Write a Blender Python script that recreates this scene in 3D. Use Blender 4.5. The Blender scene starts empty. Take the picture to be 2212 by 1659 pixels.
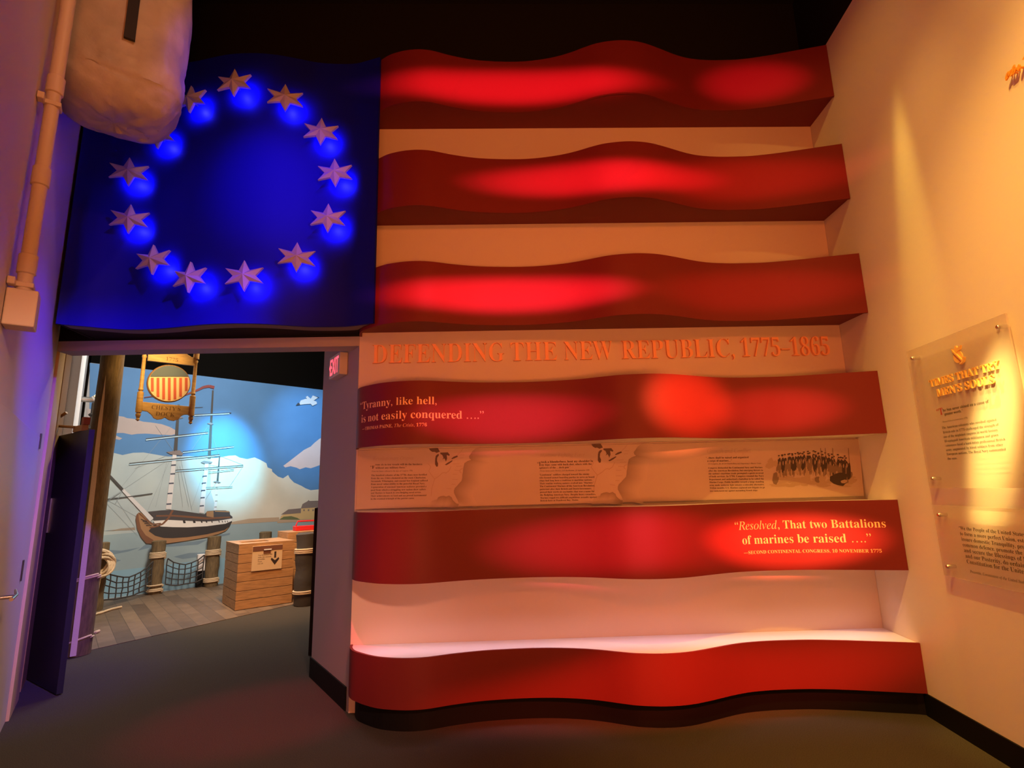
import bpy, bmesh, math, random
from mathutils import Vector, Matrix, noise

SC = bpy.context.scene
COL = SC.collection
random.seed(7)
V = Vector

# ------------------------------------------------------------------ camera
CAM_H = 1.6
FPX = 1169.19
YAW, PITCH, ROLL = math.radians(1.6461548), math.radians(10.97544965), math.radians(-1.42341721)
fw = V((math.sin(YAW)*math.cos(PITCH), math.cos(YAW)*math.cos(PITCH), math.sin(PITCH)))
r0 = V((math.cos(YAW), -math.sin(YAW), 0))
u0 = r0.cross(fw)
rt = r0*math.cos(ROLL) + u0*math.sin(ROLL)
up = u0*math.cos(ROLL) - r0*math.sin(ROLL)
EYE = V((0, 0, CAM_H))
cd = bpy.data.cameras.new('camera')
cd.sensor_width = 36.0
cd.lens = FPX*36.0/2212
cd.clip_start = 0.02
cam = bpy.data.objects.new('camera', cd)
COL.objects.link(cam)
cam.matrix_world = Matrix(((rt.x, up.x, -fw.x, 0), (rt.y, up.y, -fw.y, 0), (rt.z, up.z, -fw.z, CAM_H), (0, 0, 0, 1)))
SC.camera = cam

# ------------------------------------------------------------------ world, view
w = bpy.data.worlds.new('world'); SC.world = w; w.use_nodes = True
w.node_tree.nodes['Background'].inputs[0].default_value = (0.9, 0.5, 0.3, 1)
w.node_tree.nodes['Background'].inputs[1].default_value = 0.004
SC.view_settings.view_transform = 'Standard'
SC.view_settings.look = 'None'
SC.view_settings.gamma = 1
SC.view_settings.use_curve_mapping = False
SC.view_settings.exposure = 0.0

# ------------------------------------------------------------------ lamps
def aim(o, loc, tgt, roll=0):
    o.location = loc
    q = (V(tgt)-V(loc)).to_track_quat('-Z', 'Y')
    o.rotation_euler = (q.to_matrix() @ Matrix.Rotation(roll, 3, 'Z')).to_euler()

def spot(name, loc, tgt, energy, color, deg, blend=1.0, radius=0.05, sx=1, sy=1, roll=0):
    l = bpy.data.lights.new(name, 'SPOT'); l.energy = energy; l.color = color
    l.spot_size = math.radians(deg); l.spot_blend = blend; l.shadow_soft_size = radius
    o = bpy.data.objects.new(name, l); COL.objects.link(o); aim(o, loc, tgt, roll); o.scale = (sx, sy, 1)
    return o

def area(name, loc, tgt, energy, color, w_, h_, spread=180, roll=0):
    l = bpy.data.lights.new(name, 'AREA'); l.energy = energy; l.color = color; l.shape = 'RECTANGLE'
    l.size = w_; l.size_y = h_; l.spread = math.radians(spread)
    o = bpy.data.objects.new(name, l); COL.objects.link(o); aim(o, loc, tgt, roll)
    return o

AMB = (1.0, 0.51, 0.095)
ORG = (1.0, 0.20, 0.04)
RED = (1.0, 0.035, 0.10)
BLU = (0.03, 0.01, 1.0)
# front orange wash over the flag from high behind the visitor
area('front_wash_and_fill', (0.6, -1.2, 3.9), (0.6, 4.2, 3.2), 32, ORG, 0.5, 0.25, 110)
area('front_wash_and_fill', (0.3, -1.3, 1.0), (0.5, 4.2, 3.2), 62, (1.0, 0.235, 0.055), 2.0, 0.5, 110)  # added low fill, lifts the stripe undersides and softens shadows
# amber lamps on the track above the side wall
spot('wall_track_lamp', (1.4, 1.5, 5.9), (2.75, 1.8, 3.2), 230, AMB, 75, 1.0, 0.06)
spot('wall_track_lamp', (0.9, 1.2, 5.9), (2.75, 2.7, 0.3), 1250, AMB, 58, 1.0, 0.06)
spot('wall_track_lamp', (0.9, 1.9, 5.9), (2.95, 4.0, 4.0), 100, AMB, 44, 1.0, 0.06)
spot('flag_track_lamp', (2.0, 2.75, 5.9), (2.5, 3.8, 0.5), 200, AMB, 50, 1.0, 0.05)
spot('streak_lamp', (2.60, 3.22, 5.6), (2.90, 3.42, 2.0), 600, (1.0, 0.66, 0.10), 11, 1.0, 0.03)
spot('sign_lamp', (1.55, 1.75, 4.9), (2.80, 2.98, 1.80), 6500, (1.0, 0.72, 0.18), 6.5, 1.0, 0.03)
# red stripe lamps, each a wide flat beam
spot('stripe_lamp', (0.25, 1.3, 3.6), (0.20, 4.1, 5.02), 1900, RED, 7, 1.0, 0.03, 8.0, 1)
spot('stripe_lamp', (0.85, 1.3, 3.1), (0.85, 4.1, 4.12), 1700, RED, 7, 1.0, 0.03, 7.0, 1)
spot('stripe_lamp', (0.1, 1.3, 2.6), (0.1, 4.1, 3.13), 1800, RED, 7.5, 1.0, 0.03, 7.0, 1)
spot('stripe_lamp', (2.1, 1.3, 3.6), (2.3, 4.1, 5.05), 750, (1.0, 0.02, 0.10), 8, 1.0, 0.03, 2.6, 1)
spot('stripe_lamp', (0.30, 1.0, 2.5), (0.10, 4.1, 2.14), 800, RED, 8.5, 1.0, 0.03, 4.0, 1)
spot('stripe_lamp', (1.30, 1.0, 2.5), (1.44, 4.0, 2.22), 1900, (1.0, 0.17, 0.05), 12.5, 1.0, 0.06, 1.3, 1)
spot('stripe_lamp', (1.9, 1.0, 2.5), (2.15, 4.1, 2.16), 700, (1.0, 0.06, 0.05), 8, 1.0, 0.03, 3.0, 1)
spot('stripe_lamp', (0.9, 1.0, 1.9), (0.95, 4.1, 1.18), 900, RED, 10, 1.0, 0.03, 4.5, 1)
spot('stripe_lamp', (1.9, 1.0, 1.9), (2.15, 4.1, 1.18), 2800, (1.0, 0.12, 0.05), 8.5, 1.0, 0.03, 3.4, 1)
spot('stripe_lamp', (1.6, 0.8, 2.9), (1.3, 4.0, 0.28), 1700, (1.0, 0.06, 0.03), 8, 1.0, 0.03, 7.0, 1)
spot('stripe_lamp', (1.9, 1.3, 3.2), (2.1, 4.1, 4.12), 420, (1.0, 0.06, 0.05), 9, 1.0, 0.03, 5.0, 1)
spot('stripe_lamp', (1.9, 1.3, 2.7), (2.1, 4.1, 3.13), 260, (1.0, 0.06, 0.05), 9, 1.0, 0.03, 5.0, 1)
# blue lamps for the canton
spot('canton_lamp', (-0.3, 2.2, 5.8), (-2.25, 4.1, 3.6), 340, BLU, 36, 1.0, 0.05)
spot('canton_lamp', (-1.0, 1.2, 4.9), (-1.72, 4.07, 4.1), 420, BLU, 25, 1.0, 0.06)
spot('canton_lamp', (-0.3, 2.2, 4.4), (-3.7, 4.65, 1.4), 1500, (0.05, 0.01, 1.0), 33, 1.0, 0.05)
spot('stripe_lamp', (0.2, 1.0, 2.4), (-1.3, 4.1, 3.05), 75, RED, 9, 1.0, 0.04)  # added red spot for stray stripe light on the canton's lower corner
spot('stripe_lamp', (0.4, 1.2, 5.4), (-1.75, 4.45, 0.0), 1300, RED, 12, 0.8, 0.04, 1.6, 1)  # added red spot standing in for red spill on the floor
spot('duct_fill', (0.9, 0.5, 5.8), (-2.2, 2.8, 4.2), 150, (1.0, 0.46, 0.26), 40, 1.0, 0.08)  # added spot to brighten the duct and upper long wall
# warm fill added to lift the dim floor and the long wall
spot('floor_fill', (0.6, 0.2, 3.1), (-2.6, 3.4, 0.0), 700, (1.0, 0.55, 0.38), 60, 1.0, 0.1)
# strip lamps under the fourth and fifth stripe
area('shelf_strip_lamp', (0.9, 4.22, 0.955), (0.9, 4.22, 0.0), 2.7, (1.0, 0.64, 0.82), 3.9, 0.04, 70)
area('shelf_strip_lamp', (0.9, 4.15, 1.935), (0.9, 4.38, 1.5), 0.7, (1.0, 0.32, 0.22), 3.9, 0.03, 160)
# the dock room beyond the doorway
spot('dock_lamp', (-3.0, 7.0, 5.0), (-4.4, 8.9, 0.2), 420, (1.0, 0.66, 0.36), 90, 1.0, 0.1)
spot('dock_lamp', (-2.6, 6.6, 4.6), (-3.4, 8.4, 0.6), 800, (1.0, 0.50, 0.18), 46, 1.0, 0.1)
spot('mural_lamp', (-4.0, 8.4, 4.6), (-5.25, 10.6, 2.4), 2600, (0.12, 0.66, 1.0), 27, 1.0, 0.08)
spot('mural_lamp', (-2.6, 9.4, 4.6), (-4.1, 11.7, 3.0), 520, (0.25, 0.62, 1.0), 40, 1.0, 0.08)
area('dock_fill_lamp', (-3.6, 7.8, 4.9), (-4.9, 9.9, 1.6), 210, (1.0, 0.96, 0.90), 1.2, 1.2, 180)
spot('sign_spot_lamp', (-3.2, 5.4, 4.0), (-4.25, 6.6, 3.0), 300, (1.0, 0.62, 0.22), 34, 1.0, 0.05)

spot('frame_fill', (-2.9, 6.6, 4.4), (-4.1, 5.0, 1.4), 160, (1.0, 0.66, 0.25), 60, 1.0, 0.06)  # added spot to brighten the trims from the dock side

# ------------------------------------------------------------------ pixel -> real plane
def ray(px, py):
    return rt*((px-1106)/FPX) - up*((py-829.5)/FPX) + fw

def on_plane(px, py, p0, n):
    d = ray(px, py); t = (V(p0)-EYE).dot(n)/d.dot(n)
    return EYE + d*t

def onY(px, py, Y): return on_plane(px, py, (0, Y, 0), V((0, 1, 0)))
def onZ(px, py, Z): return on_plane(px, py, (0, 0, Z), V((0, 0, 1)))
def zat(px, py, x, y):
    d = ray(px, py)
    return CAM_H + d.z*math.hypot(x, y)/math.hypot(d.x, d.y)

RW_CT = 1/math.tan(math.radians(83.6))
RW_N = V((-1, RW_CT, 0)).normalized()          # side wall, towards the room
RW_P = V((2.925, 4.012, 0))
RW_U = V((-RW_CT, -1, 0)).normalized()         # along the side wall, towards the camera
def rwx(y, off=0): return 2.925 + (y-4.012)*RW_CT - off
LW_D = V((-3.51, 5.08, 0)).normalized()        # long wall on the other side, going away
LW_P = V((-3.34, 4.0, 0))
LW_N = V((LW_D.y, -LW_D.x, 0))                 # towards the room
def onL(px, py, off=0): return on_plane(px, py, LW_P + LW_N*off, LW_N)
MU_D = V((math.cos(math.radians(44.2)), math.sin(math.radians(44.2)), 0))
MU_P = V((-6.466, 9.459, 0))
MU_N = V((MU_D.y, -MU_D.x, 0))
def onM(px, py, off=0): return on_plane(px, py, MU_P + MU_N*off, MU_N)

# ------------------------------------------------------------------ materials
def mat(name, col, rough=0.6, metal=0.0, bump=0.0, bscale=60, var=0.0, vscale=6, emit=None, estr=0, spec=0.5, col2=None, stretch=None):
    m = bpy.data.materials.new(name); m.use_nodes = True
    nt = m.node_tree; b = nt.nodes['Principled BSDF']
    b.inputs['Base Color'].default_value = (*col, 1)
    b.inputs['Roughness'].default_value = rough
    b.inputs['Metallic'].default_value = metal
    b.inputs['Specular IOR Level'].default_value = spec
    if emit:
        b.inputs['Emission Color'].default_value = (*emit, 1); b.inputs['Emission Strength'].default_value = estr
    if bump or var:
        tc = nt.nodes.new('ShaderNodeTexCoord'); mp = nt.nodes.new('ShaderNodeMapping')
        nt.links.new(tc.outputs['Object'], mp.inputs[0])
        if stretch: mp.inputs['Scale'].default_value = stretch
    if var:
        n = nt.nodes.new('ShaderNodeTexNoise'); n.inputs['Scale'].default_value = vscale; n.inputs['Detail'].default_value = 5
        nt.links.new(mp.outputs[0], n.inputs['Vector'])
        rp = nt.nodes.new('ShaderNodeValToRGB')
        c2 = col2 or tuple(c*(1-var) for c in col)
        rp.color_ramp.elements[0].color = (*c2, 1); rp.color_ramp.elements[0].position = 0.3
        rp.color_ramp.elements[1].color = (*col, 1); rp.color_ramp.elements[1].position = 0.7
        nt.links.new(n.outputs['Fac'], rp.inputs[0]); nt.links.new(rp.outputs[0], b.inputs['Base Color'])
    if bump:
        n2 = nt.nodes.new('ShaderNodeTexNoise'); n2.inputs['Scale'].default_value = bscale; n2.inputs['Detail'].default_value = 4
        nt.links.new(mp.outputs[0], n2.inputs['Vector'])
        bp = nt.nodes.new('ShaderNodeBump'); bp.inputs['Strength'].default_value = bump; bp.inputs['Distance'].default_value = 0.01
        nt.links.new(n2.outputs['Fac'], bp.inputs['Height']); nt.links.new(bp.outputs[0], b.inputs['Normal'])
    return m

M = {}
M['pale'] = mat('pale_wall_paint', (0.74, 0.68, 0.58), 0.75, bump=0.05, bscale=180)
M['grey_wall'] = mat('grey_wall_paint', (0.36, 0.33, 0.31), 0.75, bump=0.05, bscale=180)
M['red'] = mat('red_paint', (0.160, 0.014, 0.014), 0.55, bump=0.08, bscale=220, spec=0.3)
M['white'] = mat('white_shelf_paint', (0.80, 0.76, 0.72), 0.6)
M['black'] = mat('black_paint', (0.008, 0.007, 0.006), 0.7, spec=0.2)
M['ceil'] = mat('black_ceiling_paint', (0.012, 0.011, 0.008), 0.9, spec=0.1)
M['matte'] = mat('matte_black_paint', (0.004, 0.0035, 0.003), 1.0, spec=0.0)
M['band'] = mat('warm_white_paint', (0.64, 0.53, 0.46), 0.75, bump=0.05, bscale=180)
M['base'] = mat('black_baseboard_rubber', (0.005, 0.0045, 0.0045), 0.6, spec=0.15)
M['blue'] = mat('navy_paint', (0.003, 0.004, 0.22), 0.6, spec=0.2)
M['soff'] = mat('grey_edge_paint', (0.16, 0.15, 0.14), 0.7)
M['star'] = mat('star_paint', (0.44, 0.40, 0.40), 0.55, bump=0.15, bscale=120)
M['carpet'] = mat('carpet', (0.130, 0.110, 0.088), 0.95, bump=0.9, bscale=700, var=0.45, vscale=180, spec=0.1)
M['plank'] = None
M['gold'] = mat('gold_lettering', (0.95, 0.60, 0.25), 0.45)
M['title'] = mat('title_lettering', (0.92, 0.44, 0.22), 0.5)
M['brass'] = mat('polished_brass', (0.95, 0.66, 0.20), 0.35, metal=0.35)
M['ink'] = mat('black_ink', (0.030, 0.016, 0.010), 0.7)
M['inkr'] = mat('red_ink', (0.35, 0.02, 0.01), 0.7)
M['inkf'] = mat('faint_ink', (0.42, 0.31, 0.24), 0.7)
M['steel'] = mat('brushed_steel', (0.62, 0.60, 0.58), 0.25, metal=1.0)
M['dsteel'] = mat('dark_steel', (0.05, 0.045, 0.045), 0.4, metal=0.7)
M['conduit'] = mat('painted_conduit', (0.62, 0.52, 0.40), 0.5)
M['doorp'] = mat('door_paint', (0.62, 0.54, 0.50), 0.5, bump=0.05, bscale=120)
M['doorb'] = mat('black_door_paint', (0.016, 0.014, 0.024), 0.45, spec=0.3)
M['trim'] = mat('beige_trim_paint', (0.60, 0.44, 0.22), 0.5)
M['trimd'] = mat('brown_trim_paint', (0.28, 0.16, 0.06), 0.5)
M['wrap'] = mat('duct_wrap', (0.52, 0.46, 0.37), 0.5, bump=0.9, bscale=9, var=0.25, vscale=5)
M['tape'] = mat('black_strap', (0.012, 0.011, 0.012), 0.6)
M['crate'] = mat('crate_wood', (0.50, 0.27, 0.11), 0.5, bump=0.1, bscale=40, var=0.35, vscale=7, stretch=(1, 1, 7))
M['crated'] = mat('crate_slot', (0.16, 0.06, 0.03), 0.7)
M['signw'] = mat('sign_wood', (0.62, 0.38, 0.13), 0.5, bump=0.1, bscale=40, var=0.3, vscale=8, stretch=(1, 1, 5))
M['engr'] = mat('engraved_paint', (0.20, 0.10, 0.03), 0.7)
M['post'] = mat('timber_post', (0.19, 0.125, 0.055), 0.8, bump=0.5, bscale=26, var=0.45, vscale=9, stretch=(5, 5, 1))
M['tar'] = mat('tarred_canvas', (0.05, 0.042, 0.035), 0.8, bump=0.3, bscale=20)
M['rope'] = mat('manila_rope', (0.62, 0.46, 0.28), 0.85, bump=0.6, bscale=120)
M['net'] = mat('tarred_net_rope', (0.045, 0.038, 0.034), 0.85)
M['pale_strip'] = mat('pale_strip_paint', (0.70, 0.56, 0.42), 0.6, bump=0.2, bscale=60)
M['redplast'] = mat('red_plastic', (0.62, 0.02, 0.02), 0.4)
M['placard'] = mat('placard_print', (0.66, 0.48, 0.28), 0.6)
M['exitred'] = mat('exit_glow', (0.8, 0.05, 0.05), 0.5, emit=(1.0, 0.06, 0.09), estr=2.6)
M['exitbody'] = mat('exit_housing', (0.55, 0.52, 0.50), 0.4)
M['graphic'] = mat('graphic_panel_print', (0.50, 0.38, 0.29), 0.55, var=0.06, vscale=3)
M['emblem'] = mat('orange_relief', (0.85, 0.36, 0.04), 0.45)

def planks():
    m = bpy.data.materials.new('vinyl_planks'); m.use_nodes = True; nt = m.node_tree; bs = nt.nodes['Principled BSDF']; bs.inputs['Roughness'].default_value = 0.55
    tc = nt.nodes.new('ShaderNodeTexCoord'); mp = nt.nodes.new('ShaderNodeMapping'); mp.inputs['Rotation'].default_value = (0, 0, math.radians(-128))
    br_ = nt.nodes.new('ShaderNodeTexBrick'); br_.inputs['Scale'].default_value = 1.0; br_.inputs['Brick Width'].default_value = 0.95; br_.inputs['Row Height'].default_value = 0.17
    br_.inputs['Mortar Size'].default_value = 0.003; br_.inputs['Color1'].default_value = (0.21, 0.14, 0.085, 1); br_.inputs['Color2'].default_value = (0.11, 0.070, 0.042, 1); br_.inputs['Mortar'].default_value = (0.06, 0.04, 0.025, 1)
    ns_ = nt.nodes.new('ShaderNodeTexNoise'); ns_.inputs['Scale'].default_value = 6; ns_.inputs['Detail'].default_value = 6
    mx = nt.nodes.new('ShaderNodeMix'); mx.data_type = 'RGBA'; mx.blend_type = 'MULTIPLY'; mx.inputs['Factor'].default_value = 0.55
    rp = nt.nodes.new('ShaderNodeValToRGB'); rp.color_ramp.elements[0].position = .3; rp.color_ramp.elements[0].color = (.55, .5, .45, 1); rp.color_ramp.elements[1].position = .7
    nt.links.new(tc.outputs['Object'], mp.inputs[0]); nt.links.new(mp.outputs[0], br_.inputs['Vector']); nt.links.new(mp.outputs[0], ns_.inputs['Vector']); nt.links.new(ns_.outputs['Fac'], rp.inputs[0])
    nt.links.new(br_.outputs['Color'], mx.inputs['A']); nt.links.new(rp.outputs[0], mx.inputs['B']); nt.links.new(mx.outputs['Result'], bs.inputs['Base Color'])
    return m
M['plank'] = planks()

def acrylic():
    m = bpy.data.materials.new('frosted_acrylic'); m.use_nodes = True
    nt = m.node_tree; nt.nodes.clear()
    out = nt.nodes.new('ShaderNodeOutputMaterial'); mix = nt.nodes.new('ShaderNodeMixShader')
    tr = nt.nodes.new('ShaderNodeBsdfTransparent'); tr.inputs[0].default_value = (0.92, 0.90, 0.88, 1)
    pr = nt.nodes.new('ShaderNodeBsdfPrincipled'); pr.inputs['Base Color'].default_value = (0.72, 0.62, 0.56, 1)
    pr.inputs['Roughness'].default_value = 0.12
    mix.inputs[0].default_value = 0.30
    nt.links.new(tr.outputs[0], mix.inputs[1]); nt.links.new(pr.outputs[0], mix.inputs[2]); nt.links.new(mix.outputs[0], out.inputs[0])
    return m
M['acrylic'] = acrylic()

# ------------------------------------------------------------------ mesh builder
class MB:
    def __init__(s): s.v = []; s.f = []; s.m = []; s.ms = []; s.cur = 0
    def use(s, m):
        if m not in s.ms: s.ms.append(m)
        s.cur = s.ms.index(m); return s
    def add(s, vs, fs):
        b = len(s.v); s.v += [V(p) for p in vs]
        for f in fs: s.f.append([b+i for i in f]); s.m.append(s.cur)
        return s
    def box(s, a, b):
        x0, y0, z0 = a; x1, y1, z1 = b
        return s.add([(x0, y0, z0), (x1, y0, z0), (x1, y1, z0), (x0, y1, z0), (x0, y0, z1), (x1, y0, z1), (x1, y1, z1), (x0, y1, z1)],
                     [(0, 3, 2, 1), (4, 5, 6, 7), (0, 1, 5, 4), (1, 2, 6, 5), (2, 3, 7, 6), (3, 0, 4, 7)])
    def obox(s, o, ux, uy, uz, a, b):
        n = len(s.v); s.box(a, b)
        for i in range(n, len(s.v)):
            p = s.v[i]; s.v[i] = V(o) + V(ux)*p.x + V(uy)*p.y + V(uz)*p.z
        return s
    def prism(s, poly, z0, z1):
        n = len(poly); vs = [(p[0], p[1], z0) for p in poly] + [(p[0], p[1], z1) for p in poly]
        fs = [tuple(range(n-1, -1, -1)), tuple(range(n, 2*n))] + [(i, (i+1) % n, n+(i+1) % n, n+i) for i in range(n)]
        return s.add(vs, fs)
    def plate(s, poly2, o, ux, uy, n, d):
        # outline in plane (ux, uy) at o, thickness d along n
        k = len(poly2); o = V(o)
        fr = [o + V(ux)*a + V(uy)*b + V(n)*d for a, b in poly2]; bk = [o + V(ux)*a + V(uy)*b for a, b in poly2]
        return s.add(fr+bk, [tuple(range(k)), tuple(range(2*k-1, k-1, -1))] + [(i, k+i, k+(i+1) % k, (i+1) % k) for i in range(k)])
    def ring(s, pts, rads, seg=14, cap=True):
        pts = [V(p) for p in pts]; n = len(pts); b = len(s.v); prev = None
        for i, p in enumerate(pts):
            t = (pts[min(i+1, n-1)]-pts[max(i-1, 0)])
            if t.length < 1e-9: t = prev or V((0, 0, 1))
            t = t.normalized(); prev = t
            a = V((0, 0, 1)) if abs(t.z) < 0.9 else V((1, 0, 0))
            if i == 0: e1 = t.cross(a).normalized()
            else:
                e1 = (e1 - t*e1.dot(t)).normalized()
            e2 = t.cross(e1); r = rads if isinstance(rads, (int, float)) else rads[i]
            for k in range(seg):
                an = 2*math.pi*k/seg; s.v.append(p + e1*math.cos(an)*r + e2*math.sin(an)*r)
        for i in range(n-1):
            for k in range(seg):
                s.f.append([b+i*seg+k, b+i*seg+(k+1) % seg, b+(i+1)*seg+(k+1) % seg, b+(i+1)*seg+k]); s.m.append(s.cur)
        if cap:
            s.f.append([b+k for k in range(seg-1, -1, -1)]); s.m.append(s.cur)
            s.f.append([b+(n-1)*seg+k for k in range(seg)]); s.m.append(s.cur)
        return s
    def build(s, name, parent=None, smooth=False, bevel=0, mtl=None):
        me = bpy.data.meshes.new(name)
        me.from_pydata([tuple(p) for p in s.v], [], s.f)
        for m in (s.ms or [mtl]): me.materials.append(m)
        for p, i in zip(me.polygons, s.m): p.material_index = i; p.use_smooth = smooth
        bm = bmesh.new(); bm.from_mesh(me); bmesh.ops.recalc_face_normals(bm, faces=bm.faces[:]); bm.to_mesh(me); bm.free()
        if smooth and hasattr(me, 'set_sharp_from_angle'): me.set_sharp_from_angle(angle=math.radians(40))
        o = bpy.data.objects.new(name, me); COL.objects.link(o)
        if parent is not None:
            o.parent = parent; o.matrix_parent_inverse = parent.matrix_world.inverted()
        if bevel:
            bv = o.modifiers.new('edge', 'BEVEL'); bv.width = bevel; bv.segments = 2; bv.limit_method = 'ANGLE'
        return o

def mb(m): return MB().use(m)
def tag(o, label, cat, group=None):
    o['label'] = label; o['category'] = cat
    if group: o['group'] = group
    return o
def struct(o): o['kind'] = 'structure'; return o
def thing(name, loc, label, cat, group=None):
    o = bpy.data.objects.new(name, None); COL.objects.link(o); o.empty_display_size = 0.1
    o.matrix_world = Matrix.Translation(V(loc))
    return tag(o, label, cat, group)

# ------------------------------------------------------------------ lettering
def bold(s):
    o = ''
    for c in s:
        if 'A' <= c <= 'Z': o += chr(0x1D400+ord(c)-65)
        elif 'a' <= c <= 'z': o += chr(0x1D41A+ord(c)-97)
        elif '0' <= c <= '9': o += chr(0x1D7CE+ord(c)-48)
        else: o += c
    return o
def ital(s):
    o = ''
    for c in s:
        if 'A' <= c <= 'Z': o += chr(0x1D434+ord(c)-65)
        elif c == 'h': o += '\u210e'
        elif 'a' <= c <= 'z': o += chr(0x1D44E+ord(c)-97)
        else: o += c
    return o

def glyphs(body, offset=0.0, extrude=0.0, res=3):
    cu = bpy.data.curves.new('lettering', 'FONT'); cu.body = body; cu.offset = offset; cu.extrude = extrude; cu.resolution_u = res
    o = bpy.data.objects.new('lettering', cu); COL.objects.link(o)
    dg = bpy.context.evaluated_depsgraph_get()
    me = bpy.data.meshes.new_from_object(o.evaluated_get(dg))
    vs = [v.co.copy() for v in me.vertices]; fs = [tuple(p.vertices) for p in me.polygons]
    bpy.data.objects.remove(o); bpy.data.curves.remove(cu); bpy.data.meshes.remove(me)
    return vs, fs

def put_text(m, body, fn, width, vscale=1.0, offset=0.0, extrude=0.0, depth=1.0, left=0.0):
    """adds body to builder m; fn(u, v, d) -> world point, u from 0 to width"""
    vs, fs = glyphs(body, offset, extrude)
    if not vs: return m
    x0 = min(v.x for v in vs); x1 = max(v.x for v in vs); k = width/(x1-x0)
    return m.add([fn(left+(v.x-x0)*k, v.y*k*vscale, v.z*depth) for v in vs], fs)

def flat_fn(p0, p1, n, off=0.0):
    p0 = V(p0); p1 = V(p1); U = (p1-p0).normalized(); n = V(n).normalized(); W_ = n.cross(U) if n.cross(U).z > 0 else U.cross(n)
    return (lambda u, v, d: p0 + U*u + W_*v + n*(off+d)), (p1-p0).length

# ================================================================== STRUCTURE
BY = 4.43
mb(M['carpet']).box((-8.5, -1.5, -0.1), (4.2, 13.5, 0)).build('floor')['kind'] = 'structure'
mb(M['ceil']).box((-8.5, -1.5, 6.2), (4.2, 13.5, 6.3)).build('ceiling')['kind'] = 'structure'
# side wall
WT = 5.335
rw = MB()
def rwall(b, z0, z1, y0=-1.4, y1=BY+0.17, t=0.16, off=0.0):
    b.prism([(rwx(y0, off), y0), (rwx(y1, off), y1), (rwx(y1)+t, y1), (rwx(y0)+t, y0)], z0, z1)
rwall(rw.use(M['pale']), 0, WT); rwall(rw.use(M['ceil']), WT, 6.2)
struct(rw.build('wall_right'))
br = mb(M['base']); br.prism([(rwx(-1.4, 0.013), -1.4), (rwx(4.02, 0.013), 4.02), (rwx(4.02, 0.001), 4.02), (rwx(-1.4, 0.001), -1.4)], 0.0, 0.147)
struct(br.build('baseboard_right'))
# flag wall with the beam over the doorway
XL = -1.145
bw = MB()
def back(z0, z1, x0, x1=None):
    bw.prism([(x0, BY), (x1 or rwx(BY)-0.002, BY), (x1 or rwx(BY+.16)-0.002, BY+0.16), (x0, BY+0.16)], z0, z1)
bw.use(M['band']); back(0, WT, XL); bw.use(M['grey_wall']); back(2.81, 2.893, -3.628, XL)  # beam in darker grey: shade of the canton overhang put into its colour
bw.use(M['ceil']); back(WT, 6.2, XL); back(2.893, 6.2, -3.628, XL)
struct(bw.build('wall_back'))
# slanted return beside the doorway
J0 = V((XL-0.002, BY+0.002, 0)); J1 = V((-1.709, 5.279, 0)); JD = (J1-J0).normalized(); JN = V((-JD.y, JD.x, 0))
if JN.dot(-J0) < 0: JN = -JN
jl = (J1-J0).length
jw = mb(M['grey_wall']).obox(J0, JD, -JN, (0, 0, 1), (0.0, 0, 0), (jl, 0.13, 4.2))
struct(jw.build('wall_doorway'))
jb = mb(M['base']).obox(J0, JD, JN, (0, 0, 1), (0.05, 0.001, 0), (jl+0.01, 0.012, 0.165))
struct(jb.build('baseboard_doorway'))
# long wall opposite
L_END = V((-6.86, 9.09, 0))
lw = MB(); L0 = LW_P - LW_D*3.9
l_len = (L_END-L0).length
sB = (V((-4.33, 5.43, 0))-L0).dot(LW_D)
lw.use(M['doorp']).obox(L0, LW_D, -LW_N, (0, 0, 1), (0, 0, 0), (sB, 0.15, 6.2))
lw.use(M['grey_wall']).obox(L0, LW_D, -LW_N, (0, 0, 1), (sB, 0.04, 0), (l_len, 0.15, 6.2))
struct(lw.build('wall_left'))
# mural wall
mw = MB(); s0 = (L_END-MU_P).dot(MU_D)
mw.use(M['grey_wall']).obox(MU_P, MU_D, -MU_N, (0, 0, 1), (s0, 0.004, 0), (5.2, 0.15, 3.868))
mw.use(M['matte']).obox(MU_P, MU_D, -MU_N, (0, 0, 1), (s0, 0.004, 3.868), (5.2, 0.15, 6.2))
struct(mw.build('wall_mural'))
# plank floor of the dock
pf = mb(M['plank'])
a0 = onZ(150, 1418, 0); a1 = onZ(183, 1408, 0); a2 = onZ(660, 1300, 0)
e = MU_P + MU_D*5.1 + MU_N*0.003; c0 = L_END + MU_N*0.003 + MU_D*0.05
lw_pt = LW_P + LW_D*((a0-LW_P).dot(LW_D)) + LW_N*0.003
pdir = (a2-a1).normalized()
pf.prism([(lw_pt.x, lw_pt.y), (a1.x, a1.y), (a2.x, a2.y), ((a2+pdir*2.6).x, (a2+pdir*2.6).y), (e.x, e.y), (c0.x, c0.y)], 0.0005, 0.006)
po = struct(pf.build('floor_planks'))

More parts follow.
